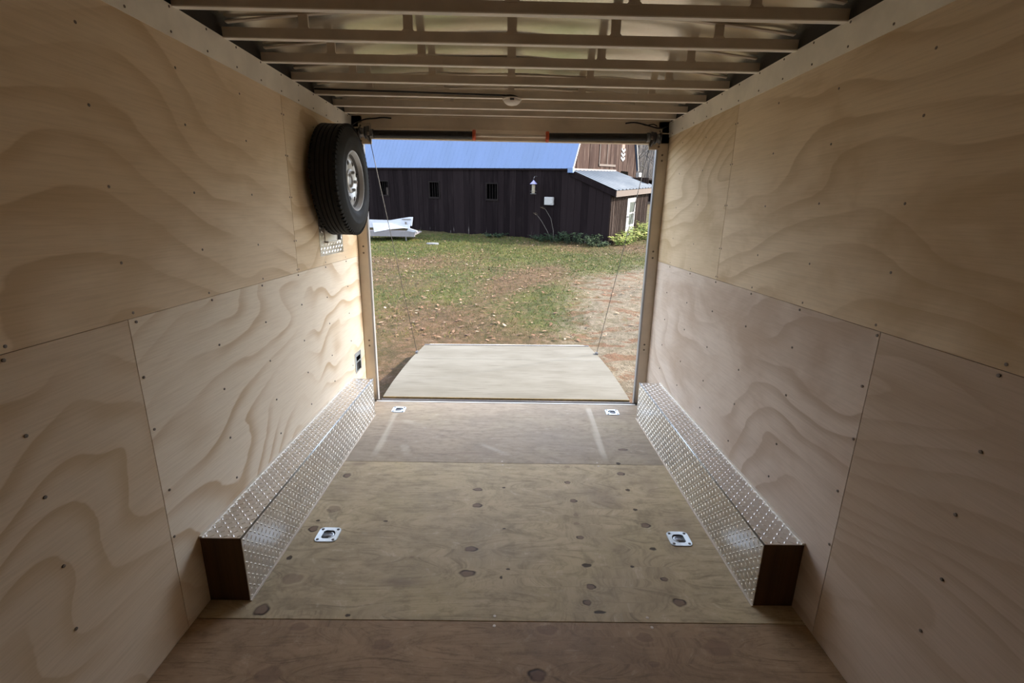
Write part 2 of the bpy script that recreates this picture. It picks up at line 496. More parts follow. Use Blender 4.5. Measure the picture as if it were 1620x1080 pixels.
# aluminium top rails between the plywood and the roof ribs
for n, s in ((4, -1), (5, 1)):
    r_ = MB()
    pts = [(s*W, YF, ZC-.004), (s*(W-.006), YF, ZC-.004), (s*(W-.014), YF, ZR+.003), (s*W, YF, ZR+.003)]
    if s > 0: pts = pts[::-1]
    r_.prism(pts, (0, YB-YF, 0))
    tr = tag(r_.build('trim_%d' % n, M['alu']), kind='structure')
    a, b_ = sorted((s*W, s*(W-.006)))
    MB().box((a, YF, ZR+.0035), (b_, YB, 2.275)).build('rail_shade_strip', M['subfloor'], tr)  # added dark strip, its colour stands in for the shade above the rail
    rv = MB()
    for k in range(26):
        y = .02 - .2035*k
        for z in (ZC+.012, ZR-.006):
            rv.lathe([(.0045, -.003), (.0045, .001), (.0015, .0025)], loc(s*(W-.0075-.006*(z > 2.15)), y, z) @ Matrix.Rotation(R(-90)*s, 4, 'Y'), 7)
    tag(rv.build('rivets', M['screw'], tr), kind='stuff')

# ceiling: wavy roof skin, truss ribs with welded posts
def skin_z(x, y):
    base = 2.252 + .072*(1-(x/1.18)**2)
    return base
def make_ceiling():
    xs = np.linspace(-W-.01, W+.01, 81); ys = np.linspace(YF, YB+.06, 221)
    X, Y = np.meshgrid(xs, ys)
    ph = 2*np.pi*(Y+.05)/.308
    Z = skin_z(X, Y) + .0035*np.cos(ph)*(.4+.6*np.cos(X*2.2)) + .003*np.sin(X*5+Y*3.1) + .002*np.sin(X*11-Y*1.3)
    idx = np.arange(X.size).reshape(X.shape)
    q = np.stack([idx[:-1,:-1], idx[1:,:-1], idx[1:,1:], idx[:-1,1:]], -1).reshape(-1, 4)
    o = np_mesh('ceiling', np.stack([X, Y, Z], -1).reshape(-1, 3), q, M['roof'], None, None, True)
    tag(o, kind='structure')
    return o
ceiling = make_ceiling()
tag(MB().box((-W-.05, YF-.05, 2.36), (W+.05, YB+.08, 2.38)).build('trim_7', M['alu_dull']), kind='structure')
RIBY = [-.035, -.255, -.56, -.868, -1.183, -1.49, -1.79] + [-1.79-.305*k for k in range(1, 12)]
def make_rib():
    b = MB()
    h, d, t_ = .040, .012, .003
    b.box((-W+.012, -d/2, ZR), (W-.012, d/2, ZR+h))
    root = b.build('roof_rib', M['alu_dull'])
    MB().box((-W+.012, -d/2-.003, ZR-.0005), (W-.012, d/2+.012, ZR+.0035)).build('flange', M['flange'], root)   # small lip along the bottom edge, light from below painted into its pale colour
    # upper bow that follows the roof sheet
    n = 24; vs = []; fs = []
    for i in range(n+1):
        x = -W+.03 + (2*W-.06)*i/n
        z = skin_z(x, 0) - .004
        z = max(z, ZR+h+.008)
        vs += [(x, -.010, z-.006), (x, .010, z-.006), (x, .010, z), (x, -.010, z)]
    for i in range(n):
        for k in range(4):
            j = (k+1) % 4
            fs.append((i*4+k, i*4+j, i*4+4+j, i*4+4+k))
    MB().add(vs, fs + [(3,2,1,0), (n*4, n*4+1, n*4+2, n*4+3)]).build('bow', M['alu_dull'], root)
    for x in (-.84, -.42, 0, .42, .84):
        p = MB().box((x-.019, -.005, ZR+h-.002), (x+.019, .007, skin_z(x, 0)-.006))
        p.prism([(x-.029, -.0085, ZR+h-.005), (x+.029, -.0085, ZR+h-.005), (x+.0195, -.007, ZR+h+.006), (x-.0195, -.007, ZR+h+.006)], (0, .016, 0))
        p.build('post', M['alu_dull'], root)
    return root
rib0 = make_rib(); rib_ch = list(rib0.children)
rib0.parent = ceiling; rib0.location.y = RIBY[0]
for y in RIBY[1:]:
    r_ = rib0.copy(); C.objects.link(r_); r_.parent = ceiling; r_.location.y = y
    for ch in rib_ch:
        c = ch.copy(); C.objects.link(c); c.parent = r_

# rear frame: header, jamb posts, sill
hd = MB().box((-W, YB, 2.05), (W, YB+.06, 2.20)).box((-W, YB-.012, 2.198), (W, YB+.06, 2.36)).box((-JX, YB-.004, 2.046), (JX, YB+.05, 2.054))
hd.box((-W, YB-.004, 2.115), (W, YB, 2.122))
tag(hd.build('trim_1', M['alu_dark']), kind='structure')
for n, s in ((2, -1), (3, 1)):
    p = MB()
    a, b_ = sorted((s*JX, s*(W+.012)))
    p.box((a, YB, -.06), (b_, YB+.03, 2.2))
    o = tag(p.build('trim_%d' % n, M['post']), kind='structure')
    a, b_ = sorted((s*(JX-.003), s*(JX+.010)))
    MB().box((a, YB-.004, -.03), (b_, YB+.034, 2.052)).build('jamb_edge', M['jamb_edge'], o)
    h = MB()
    for z in (.50, .455, 1.26, 1.21, 1.93, 1.97):
        h.lathe([(.0075, -.002), (.0075, .003), (.003, .005)], loc(s*(JX+.045), YB-.001, z) @ Matrix.Rotation(R(90), 4, 'X'), 8)
    tag(h.build('bolts', M['screw'], o), kind='stuff')
sl = MB().box((-JX+.013, .0005, -.02), (JX-.013, .018, .003)).box((-JX+.013, .018, -.055), (JX-.013, .16, -.05))
tag(sl.build('trim_6', M['sill']), kind='structure')

# ------------------------------------------------------------------ wheel boxes
WB, BH, Y0B, Y1B = 1.016, .296, -2.093, -.263
def lugs(P, du, dv, nrm, nu, nv, step, side_bias=0):
    """raised lozenges of tread plate on a rectangle, alternating at +-45 degrees"""
    P, du, dv, nrm = map(Vector, (P, du, dv, nrm)); vs = []; fs = []
    a, b, h = .0120, .0044, .0023
    for i in range(nu):
        for j in range(nv):
            c = P + du*((i+.5)*step) + dv*((j+.5)*step)
            an = R(45) if (i+j) % 2 else R(-45)
            e = du*math.cos(an) + dv*math.sin(an); g = nrm.cross(e)
            o = len(vs)
            for p, q_, hh in ((-a,0,0),(-.45*a,-b,0),(.45*a,-b,0),(a,0,0),(.45*a,b,0),(-.45*a,b,0),(-.4*a,0,h),(.4*a,0,h)):
                vs.append(c + e*p + g*q_ + nrm*hh)
            fs += [(o,o+1,o+6),(o+1,o+2,o+7,o+6),(o+2,o+3,o+7),(o+3,o+4,o+7),(o+4,o+5,o+6,o+7),(o+5,o,o+6)]
    return vs, fs
def wheel_box(s, label):
    root = empty('wheel_box', loc(s*1.1, Y1B-.9, 0))
    inv = root.matrix_world.inverted()
    def P(mb, name, mat, **k):
        mb.v = [tuple(inv @ Vector(v)) for v in mb.v]
        return mb.build(name, mat, root, **k)
    t_ = .003
    xi, xo = s*WB, s*(W-.001)
    lo, hi = sorted((xi, xo))
    P(MB().box((lo, Y0B, BH-t_), (hi, Y1B, BH)), 'top_plate', M['tread'])
    a, b_ = sorted((xi, xi+s*t_))
    P(MB().box((a, Y0B, .002), (b_, Y1B, BH-t_)), 'side_plate', M['tread'])
    P(MB().tube([(xi+s*.0015, Y0B, BH-.0015), (xi+s*.0015, Y1B, BH-.0015)], .004, 8), 'folded_edge', M['zinc'], smooth=True)
    a, b_ = sorted((xi+s*t_, xo))
    P(MB().box((a, Y1B-t_, .002), (b_, Y1B, BH-t_)), 'rear_plate', M['tread'])
    P(MB().box((a, Y0B+.004, .001), (b_, Y0B+.022, BH-t_-.001)), 'end_board', M['wood_end']).__setitem__('label', 'brown plywood end board')
    a, b_ = sorted((xi-s*.006, xi))
    P(MB().box((a, Y0B, .0005), (b_, Y1B, .0035)), 'floor_flange', M['alu_dull'])
    a, b_ = sorted((xo-s*.012, xo))
    P(MB().box((a, Y0B, BH), (b_, Y1B, BH+.006)), 'wall_bead', M['alu'])
    st = .0262
    lg = MB()
    nu = int((Y1B-Y0B)/st)
    if s < 0:
        lg.add(*lugs((xi, Y0B, BH), (0,1,0), (-1,0,0), (0,0,1), nu, 6, st))
        lg.add(*lugs((xi, Y0B, 0.004), (0,1,0), (0,0,1), (1,0,0), nu, 11, st))
    else:
        lg.add(*lugs((xi, Y0B, BH), (0,1,0), (1,0,0), (0,0,1), nu, 6, st))
        lg.add(*lugs((xi, Y0B, 0.004), (0,1,0), (0,0,1), (-1,0,0), nu, 11, st))
    o = P(lg, 'tread_lugs', M['lug']); o['kind'] = 'stuff'
    tag(root, label, 'wheel box', 'tread plate wheel boxes')
wheel_box(-1, 'long bright tread-plate wheel box along the foot of the left wall, under the spare tyre')
wheel_box(1, 'long tread-plate wheel box along the foot of the right wall, showing its brown wooden end')

# ------------------------------------------------------------------ tie downs
def tie_down(x, y, label, flip):
    root = empty('tie_down', loc(x, y, 0))
    hw, c, t_ = .0535, .014, .004
    # outer rounded square and D shaped hole with the same vertex count
    n = 40; outer = []; inner = []
    for k in range(n):
        a = 2*math.pi*(k+.5)/n
        ca, sa = math.cos(a), math.sin(a)
        q = max(abs(ca), abs(sa)); p = [ca/q*hw, sa/q*hw]
        ov = abs(p[0])+abs(p[1])-(2*hw-c)
        if ov > 0: p = [p[0]-math.copysign(ov/2, p[0]), p[1]-math.copysign(ov/2, p[1])]
        outer.append(p)
        hx = max(ca*.034, -.026); hy = sa*.034
        if ca*.034 < -.026: hy = math.tan(math.asin(max(-1, min(1, sa))))*.026 if abs(sa) < .9 else hy
        inner.append([hx, max(-.03, min(.03, hy))])
    f = -1 if flip else 1
    vs = []
    for z, L in ((.0005, outer), (t_, [[p[0]*.97, p[1]*.97] for p in outer]), (t_, inner), (-.02, inner)):
        vs += [(f*p[0], p[1], z) for p in L]
    fs = []
    for r_ in range(3):
        for k in range(n):
            j = (k+1) % n
            q = (r_*n+k, r_*n+j, r_*n+n+j, r_*n+n+k)
            fs.append(q if f > 0 else q[::-1])
    MB().add(vs, fs).build('plate', M['zinc'], root, auto=40)
    MB().lathe([(.0335, -.0005), (.033, -.024), (.018, -.032), (.006, -.033)], None, 24).build('cup', M['steel_dark'], root, smooth=True)
    pts = []
    for k in range(19):
        a = R(-115 + 230*k/18); pts.append((f*(math.cos(a)*.021+.004), math.sin(a)*.021, -.005+.003*math.cos(a)))
    pts.append(pts[0])
    MB().tube(pts, .0042, 8).build('ring', M['zinc'], root, smooth=True)
    for bx in (-.0375, .0375):
        for by in (-.0375, .0375):
            MB().lathe([(.0072, .0038), (.0066, .0055), (.003, .0066)], loc(bx, by, 0), 12).build('bolt', M['steel_dark'], root, smooth=True)
    tag(root, label, 'tie-down', 'floor tie-downs')
tie_down(*RINGS[0], 'square zinc floor tie-down ring nearest the camera on the left, beside a brown knot', False)
tie_down(*RINGS[1], 'square zinc floor tie-down ring nearest the camera on the right, towards the wheel box end', True)
tie_down(*RINGS[2], 'small far floor tie-down ring by the door sill on the left', False)
tie_down(*RINGS[3], 'small far floor tie-down ring by the door sill on the right', True)

# ------------------------------------------------------------------ spare wheel on its bracket
def spare_wheel():
    cx, cy, cz = -1.066, -.492, 1.708
    root = empty('spare_wheel', loc(cx, cy, cz))
    RT, RR, hwid = .333, .176, .094
    A = Matrix.Rotation(R(90), 4, 'Y')           # local z -> +x (into the trailer)
    prof = [(RR, -hwid*.78), (RR+.012, -hwid*.92), (RR+.05, -hwid*1.03), (RR+.085, -hwid*1.0), (RT-.022, -hwid*.86), (RT-.006, -hwid*.72)]
    # ribbed tread
    for k in range(5):
        z0 = -hwid*.66 + k*hwid*.27
        prof += [(RT, z0), (RT+.0005, z0+hwid*.20), (RT-.007, z0+hwid*.21), (RT-.007, z0+hwid*.26)]
    prof = prof[:-2]
    prof += [(RT-.006, hwid*.72), (RT-.022, hwid*.86), (RR+.088, hwid*1.0), (RR+.082, hwid*1.015), (RR+.078, hwid*1.0), (RR+.05, hwid*1.03), (RR+.03, hwid*1.02), (RR+.012, hwid*.92), (RR, hwid*.78)]
    MB().lathe(prof, A, 72, True).build('tyre', M['tyre'], root, auto=35)
    # tread blocks: sipes across the shoulder
    blk = MB()
    for k in range(72):
        a = 2*math.pi*k/72
        for s in (-1, 1):
            Mx = A @ Matrix.Rotation(a, 4, 'Z') @ loc(RT-.004, 0, s*hwid*.74)
            q = [(0,-.009,-.010),(.0058,-.008,-.010),(.0052,-.008,.006),(-.012,-.009,.012)]
            vs = [Mx @ Vector(p) for p in q] + [Mx @ Vector((p[0], -p[1], p[2])) for p in q]
            if s < 0: vs = [Mx @ Vector((p[0], p[1], -p[2])) for p in q] + [Mx @ Vector((p[0], -p[1], -p[2])) for p in q]
            blk.add(vs, [(0,1,5,4),(1,2,6,5),(2,3,7,6),(0,3,2,1),(4,5,6,7)])
    o = blk.build('tread_blocks', M['tyre'], root); o['kind'] = 'stuff'
    rim = [(RR+.006, hwid*.72), (RR+.009, hwid*.82), (RR+.006, hwid*.90), (RR-.001, hwid*.90), (RR-.006, hwid*.80), (RR-.013, hwid*.66),
           (RR-.018, hwid*.46), (RR-.030, hwid*.0), (RR-.030, -hwid*.5), (RR-.004, -hwid*.78), (RR+.004, -hwid*.8)]
    MB().lathe(rim, A, 64, True).build('rim', M['silver'], root, auto=35)
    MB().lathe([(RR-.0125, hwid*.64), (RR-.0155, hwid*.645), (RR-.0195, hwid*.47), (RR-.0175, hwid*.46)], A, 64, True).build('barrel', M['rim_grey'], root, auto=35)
    # dish with eight real holes
    nh = 8; rings_ = []
    r0, r1, z0, z1 = .072, RR-.019, hwid*.54, hwid*.46
    nv = 128
    dish = MB(); vs = []; fs = []
    hole = []
    rc, hr, hl = .116, .0150, .0185
    def zat(r_):
        t_ = (r_-r0)/(r1-r0); return z0 + (z1-z0)*max(0, t_)**1.5 + .010*math.sin(math.pi*max(0, min(1, t_)))
    seg = nv//nh
    for h in range(nh):
        ac = 2*math.pi*(h+.5)/nh
        # boundary of the sector outlined by seg*? points, mapped to the hole outline
        m_ = 16
        lo, hi = ac-math.pi/nh, ac+math.pi/nh
        out = []
        for i in range(m_): out.append((r0, lo+(hi-lo)*i/m_))
        for i in range(m_//2): out.append((r0+(r1-r0)*i/(m_//2), hi))
        for i in range(m_): out.append((r1, hi-(hi-lo)*i/m_))
        for i in range(m_//2): out.append((r1-(r1-r0)*i/(m_//2), lo))
        N_ = len(out); o = len(vs)
        for r_, a in out: vs.append((r_*math.cos(a), r_*math.sin(a), zat(r_)))
        ins = []
        for r_, a in out:
            dx = (r_-rc); dy = (a-ac)*rc
            th = math.atan2(dy/.048, dx/.045)
            rr, aa = rc + hr*math.cos(th), ac + hl*math.sin(th)/rc
            ins.append((rr, aa))
        for r_, a in ins: vs.append((r_*math.cos(a), r_*math.sin(a), zat(r_)))
        for r_, a in ins: vs.append((r_*math.cos(a), r_*math.sin(a), zat(r_)-.008))
        for q in range(2):
            for i in range(N_):
                j = (i+1) % N_
                fs.append((o+q*N_+i, o+q*N_+N_+i, o+q*N_+N_+j, o+q*N_+j)[::-1])
    dish.add([A @ Vector(v) for v in vs], fs)
    dish.build('wheel_disc', M['silver'], root, auto=40)
    MB().lathe([(.074, hwid*.52), (.072, hwid*.62), (.064, hwid*.66), (.050, hwid*.62), (.038, hwid*.60), (.036, hwid*.26)], A, 40).build('hub_face', M['silver'], root, auto=40)
    for k in range(5):
        a = 2*math.pi*k/5+.3
        MB().lathe([(.010, 0), (.010, .016), (.006, .022)], A @ loc(.055*math.cos(a), .055*math.sin(a), hwid*.60), 6).build('lug_nut', M['silver'], root)
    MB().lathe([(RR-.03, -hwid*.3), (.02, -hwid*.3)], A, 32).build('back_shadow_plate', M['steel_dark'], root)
    a = R(-8)
    MB().tube([A @ Vector(p) for p in ((-.05, RR-.03, hwid*.35), (-.05, RR-.045, hwid*.55), (-.05, RR-.06, hwid*.66))], .005, 8).build('valve', M['black'], root)
    # small red sticker on the disc between two holes
    aa = R(66)
    st = []
    for dr, da in ((-.012,-.07),(.012,-.07),(.012,.07),(-.012,.07)):
        r_ = .124+dr; st.append(A @ Vector((r_*math.cos(R(90)+da), r_*math.sin(R(90)+da), zat(r_)+.0022)))
    MB().prism(st, (-.001, 0, 0)).build('sticker', M['red'], root)['label'] = 'small red sticker on the disc'
    tag(root, 'black spare tyre with silver steel wheel hung high on the left wall', 'spare wheel')
spare_wheel()
def bracket():
    root = empty('wheel_bracket', loc(-W, -.47, 1.30))
    MB().box((.0005, -.19, -.055), (.004, .225, .38)).build('back_plate', M['tread'], root)
    lg = MB().add(*lugs((.004, -.185, -.05), (0,1,0), (0,0,1), (1,0,0), 15, 16, .0262))
    lg.build('tread_lugs', M['lug'], root)['kind'] = 'stuff'
    MB().box((.004, -.11, .03), (.010, .12, .36)).box((.004, -.11, .025), (.030, .12, .035)).build('mounting_channel', M['alu'], root)
    MB().box((.0045, .112, .03), (.03, .122, .2)).build('channel_flange', M['steel_dark'], root)
    MB().lathe([(.035, .010), (.035, .10), (.02, .112)], loc(0, 0, .412) @ Matrix.Rotation(R(90), 4, 'Y'), 20).build('spindle', M['steel_dark'], root)
    tag(root, 'tread-plate wall bracket showing just below the spare tyre', 'bracket')
bracket()

# recessed latch by the rear left corner
def latch():
    root = empty('flush_latch', loc(-W, -.085, .33))
    fr = MB()
    y0, y1, z0, z1 = -.075, .075, -.03, .125
    for a, b in (((0, y0, z0), (.004, y0+.03, z1)), ((0, y1-.022, z0), (.004, y1, z1)), ((0, y0+.03, z1-.032), (.004, y1-.022, z1)), ((0, y0+.03, z0), (.004, y1-.022, z0+.008)), ((0, y0+.03, .045), (.005, y1-.022, .055))):
        fr.box((a[0]+.0005, a[1], a[2]), b)
    fr.build('frame', M['zinc'], root)
    MB().box((.0004, y0+.028, z0+.006), (.0012, y1-.02, z1-.03)).build('recess', M['void'], root)
    MB().box((.0012, -.028, z0+.01), (.0030, -.008, .045)).box((.0012, .012, z0+.01), (.0030, .024, .045)).build('catch_bar', M['steel_dark'], root)
    tag(root, 'small metal recessed latch low on the left wall above the wheel box', 'latch')
latch()

# ------------------------------------------------------------------ torsion springs over the door
def spring(x0, x1, z0, z1, label):
    L = abs(x1-x0); n = int(L/.0075)
    root = empty('torsion_spring', loc((x0+x1)/2, .03, (z0+z1)/2))
    inv = root.matrix_world.inverted()
    d = Vector((x1-x0, 0, z1-z0)).normalized()
    Mx = inv @ loc(x0, .03, z0) @ d.to_track_quat('Z', 'Y').to_matrix().to_4x4()
    prof = []
    for k in range(n):
        h = L*k/n; prof += [(.0245, h), (.0275, h+L/n*.35), (.0275, h+L/n*.65)]
    prof.append((.0245, L))
    MB().lathe(prof, Mx, 18).build('coil', M['spring'], root, smooth=True)
    MB().lathe([(.020, L-.002), (.036, L-.002), (.037, L+.004), (.037, L+.016), (.034, L+.02), (.012, L+.02)], Mx, 14).build('winding_collar', M['orange'], root, auto=30)['label'] = 'orange winding collar'
    MB().lathe([(.030, -.03), (.033, -.028), (.033, -.008), (.029, -.004)], Mx, 20).build('end_cone', M['steel_dark'], root, auto=30)
    tag(root, label, 'spring', 'door torsion springs')
spring(-.985, -.272, 2.066, 2.071, 'black torsion spring with orange collar over the door, left one')
spring(.985, .276, 2.079, 2.070, 'black torsion spring with orange collar over the door, right one')
tag(MB().tube([(-1.075, .03, 2.068), (1.075, .03, 2.076)], .0125, 14).build('torsion_rod', M['alu_dull'], smooth=True), 'bare metal rod running between the two orange spring collars', 'rod')
for s, lb in ((-1, 'metal spring end bracket at the top left door corner'), (1, 'metal spring end bracket with cable drum at the top right door corner')):
    root = empty('spring_bracket', loc(s*1.07, .06, 2.08))
    MB().box((-.045, .026, -.075), (.045, .0395, .07)).build('mount_plate', M['post'], root)
    MB().prism([(-.003-s*.03, .026, -.06), (-.003-s*.03, .026, .05), (-.003-s*.03, -.055, .03), (-.003-s*.03, -.06, -.03)], (.006, 0, 0)).build('bearing_plate', M['steel_dark'], root)
    pr = [(.015, -.022), (.04, -.020), (.042, -.016), (.033, -.012), (.030, 0), (.033, .012), (.042, .016), (.04, .020), (.015, .022)]
    MB().lathe(pr, loc(s*.0, -.03, -.006) @ Matrix.Rotation(R(90), 4, 'Y'), 24).build('cable_drum', M['steel_dark'], root, auto=30)
    for z in (-.055, .05):
        MB().lathe([(.008, 0), (.008, .006), (.004, .008)], loc(s*.03, .026, z) @ Matrix.Rotation(R(90), 4, 'X'), 6).build('bolt', M['screw'], root)
    tag(root, lb, 'bracket', 'spring end brackets')

# wiring
def wire(name, pts, r, label, mat='wire'):
    P_ = [Vector(p) for p in pts]; out = []
    for i in range(len(P_)-1):
        p0, p1, p2, p3 = P_[max(i-1,0)], P_[i], P_[i+1], P_[min(i+2, len(P_)-1)]
        for k in range(6):
            t = k/6
            out.append(.5*((2*p1) + (p2-p0)*t + (2*p0-5*p1+4*p2-p3)*t*t + (3*p1-p0-3*p2+p3)*t**3))
    out.append(P_[-1])
    return tag(MB().tube(out, r, 7).build(name, M[mat], smooth=True), label, 'wire')
wire('wire', [(-1.16,-.583,2.216),(-.9,-.582,2.213),(-.594,-.582,2.210),(-.3,-.582,2.206),(-.05,-.582,2.203),(.0,-.584,2.203),(.03,-.586,2.196),(.05,-.58,2.186),(.045,-.565,2.184)], .0052, 'black lamp wire run along a roof rib from the left rail to the dome lamp')
wire('wire', [(-1.155,.082,2.13),(-1.12,.08,2.152),(-1.05,.075,2.172),(-.99,.07,2.176),(-.93,.075,2.184),(-.87,.085,2.182)], .005, 'loose black wire end above the door in the left corner')
wire('wire', [(.84,.085,2.180),(.90,.08,2.186),(.96,.07,2.176),(1.03,.07,2.160),(1.10,.08,2.150),(1.15,.085,2.165)], .005, 'loose black wire above the door in the right corner')
wire('wire', [(.95,.088,2.184),(.99,.075,2.168),(1.04,.07,2.175),(1.07,.06,2.160)], .004, 'short curled black wire tail beside the wire in the right corner')

def dome_lamp():
    root = empty('dome_lamp', loc(.006, -.568, ZR))
    fl = Matrix.Rotation(R(180), 4, 'X')
    MB().lathe([(.052, .0008), (.058, .003), (.058, .008), (.052, .010)], fl, 32).build('base', M['plastic'], root, auto=40)
    MB().lathe([(.053, .009), (.051, .016), (.044, .026), (.032, .034), (.016, .038), (.004, .0388)], fl, 32).build('lens', M['plastic'], root, smooth=True)
    MB().box((-.012, -.056, -.020), (.012, -.050, -.008)).build('switch', M['steel_dark'], root)
    tag(root, 'small white unlit dome lamp hanging under the middle of a roof rib', 'lamp')
dome_lamp()

# ------------------------------------------------------------------ ramp door, lying down
def deck_mat():
    t = NT('ramp_plywood'); v = t.coord(); x, y, z = t.sep(v)
    fib = t.noise(t.comb(t.math('MULTIPLY', x, 3), t.math('MULTIPLY', y, 45), 3.0), 1.0, 5, .65)
    bl = t.noise(t.comb(t.math('MULTIPLY', x, 1.2), t.math('MULTIPLY', y, 3.2), 8.0), 1.0, 4, .6)
    c = t.mix(t.ramp(bl, .3, .7), (0.07344, 0.06942, 0.05731), (0.09792, 0.09479, 0.08304))
    c = t.mix(t.ramp(fib, .46, .72, 0, .8), c, (0.05168, 0.04685, 0.03626))
    c = t.mix(t.ramp(t.noise(v, 5, 4, .7), .6, .75, 0, .4), c, (0.06528, 0.06208, 0.05848))
    t.bump(fib, .2, .002)
    return t.done(c, .75, 0, .25)
M['ramp'] = deck_mat()
M['ramp_edge'] = plain('plywood_edge', (0.1496, 0.1088, 0.0476), .7, 0, .25, 40)
def ramp():
    root = empty('ramp_door', loc(0, .17, -.02))
    inv = root.matrix_world.inverted()
    dz = lambda y: -.018 - (y-.17)*.003
    ol = [(-1.068,.168),(1.074,.168),(1.077,.60),(1.070,1.0),(1.048,1.40),(.998,1.90),(-.998,1.85),(-1.045,1.36),(-1.066,.95),(-1.074,.55)]
    def slab(poly, t0, t1, name, mat):
        vs = [inv @ Vector((x, y, dz(y)-t0)) for x, y in poly] + [inv @ Vector((x, y, dz(y)-t1)) for x, y in poly]
        n = len(poly)
        fs = [tuple(range(n)), tuple(range(2*n-1, n-1, -1))] + [(i, n+i, n+(i+1) % n, (i+1) % n) for i in range(n)]
        return MB().add(vs, fs).build(name, mat, root)
    slab([ol[0],ol[1],ol[2],ol[3],(1.055,1.298),(-1.05,1.298),ol[8],ol[9]], 0, .018, 'deck_sheet', M['ramp'])
    slab([(-1.05,1.301),(1.055,1.301),ol[4],ol[5],ol[6],ol[7]], 0, .018, 'deck_sheet', M['ramp'])
    slab([(-1.066,.160),(1.072,.160),(1.072,.1675),(-1.066,.1675)], .001, .019, 'plywood_edge', M['ramp_edge'])
    slab([(x*.99, .172+(y-.168)*.99) for x, y in ol], .019, .05, 'frame', M['alu_dull'])
    MB().tube([inv @ Vector((-1.07,.135,-.036)), inv @ Vector((1.07,.135,-.036))], .008, 10).build('hinge', M['steel_dark'], root, smooth=True)
    f = [(-.998,1.853,dz(1.85)+.003),(.998,1.903,dz(1.9)+.003),(.95,2.03,-.046),(-.95,1.98,-.046)]
    MB().prism([inv @ Vector(p) for p in f], (0, 0, -.005)).build('flap', M['alu'], root)
    MB().tube([inv @ Vector((-.998,1.85,dz(1.85)+.002)), inv @ Vector((.998,1.90,dz(1.9)+.002))], .008, 8).build('flap_hinge', M['steel_dark'], root)
    for x, y in ((-1.028,1.50),(1.035,1.56)):
        MB().box(tuple(inv @ Vector((x-.012, y-.03, dz(y)))), tuple(inv @ Vector((x+.012, y+.03, dz(y)+.02)))).build('cable_lug', M['steel_dark'], root)
    tag(root, 'pale plywood ramp door lying open on the ground beyond the sill', 'ramp')
ramp()
for s, e, lb in ((-1, (-1.028,1.50,-.008), 'thin steel lift cable slanting down left of the doorway to the ramp'), (1, (1.035,1.56,-.008), 'thin steel lift cable slanting down right of the doorway to the ramp')):
    tag(MB().tube([(s*1.035, .065, 2.062), e], .0028, 6).build('lift_cable', M['cable'], smooth=True), lb, 'cable', 'ramp lift cables')

#OUTDOORS#
# ------------------------------------------------------------------ outdoors (level frame: the trailer stands nose up)
G = loc(0, 2.2, -.12) @ Matrix.Rotation(R(4.5), 4, 'X') @ Matrix.Rotation(R(-.5), 4, 'Y')
def sstep(a, b, x):
    t = np.clip((x-a)/(b-a), 0, 1); return t*t*(3-2*t)
def ground_z(x, y):
    x = np.asarray(x, float); y = np.asarray(y, float)
    z = -.217*sstep(3, 10, y) + .03*np.sin(x*.7+1)*np.sin(y*.55) * sstep(2, 5, y)
    z = z + .012*np.sin(x*3.1+y*1.7) + .010*np.sin(x*5.3-y*4.1)
    z = z + 13*sstep(50, 88, y)                       # wooded rise far behind
    return z + .16*sstep(4.3, 7, x)*sstep(10, 14, y) - .05*sstep(-2.5, -.5, -y)
def smooth_noise(x, y, seed):
    s = np.zeros_like(np.asarray(x, float)); r_ = np.random.default_rng(seed)
    for k in range(14):
        a = r_.uniform(0, 6.28); f = r_.uniform(.35, 3.0); p = r_.uniform(0, 6.28)
        s = s + np.sin((x*np.cos(a)+y*np.sin(a)*.9)*f+p)/f**.6
    return s/4
def bare_mask(x, y):
    """1 where the sandy drive shows, right of the ramp"""
    d = x - .42*(y-1.6) - .1 + .45*smooth_noise(x, y, 3)
    return np.clip(d/.9, 0, 1)*np.clip((7.0-y+smooth_noise(x*1.3, y, 4))/2.2, 0, 1)
def brown_mask(x, y):
    b = np.exp(-((x+2.6)/2.0)**2-((y-6.6)/1.3)**2)*1.0
    b = np.maximum(b, np.clip((2.4-y+.7*smooth_noise(x, y, 9))/1.2, 0, 1))
    b = np.maximum(b, .8*np.exp(-((x+3.5)/1.6)**2-((y-4.2)/1.0)**2))
    edge = x - .42*(y-1.6) + .9
    b = np.maximum(b, np.clip(1-np.abs(edge-.2)/.9, 0, 1)*.85*np.clip((7.5-y)/2, 0, 1))
    b = np.maximum(b, .45*np.clip((y-9.4+.45*x)/1.5, 0, 1))
    return np.clip(b + .38*smooth_noise(x*1.4, y*1.4, 12), 0, 1)

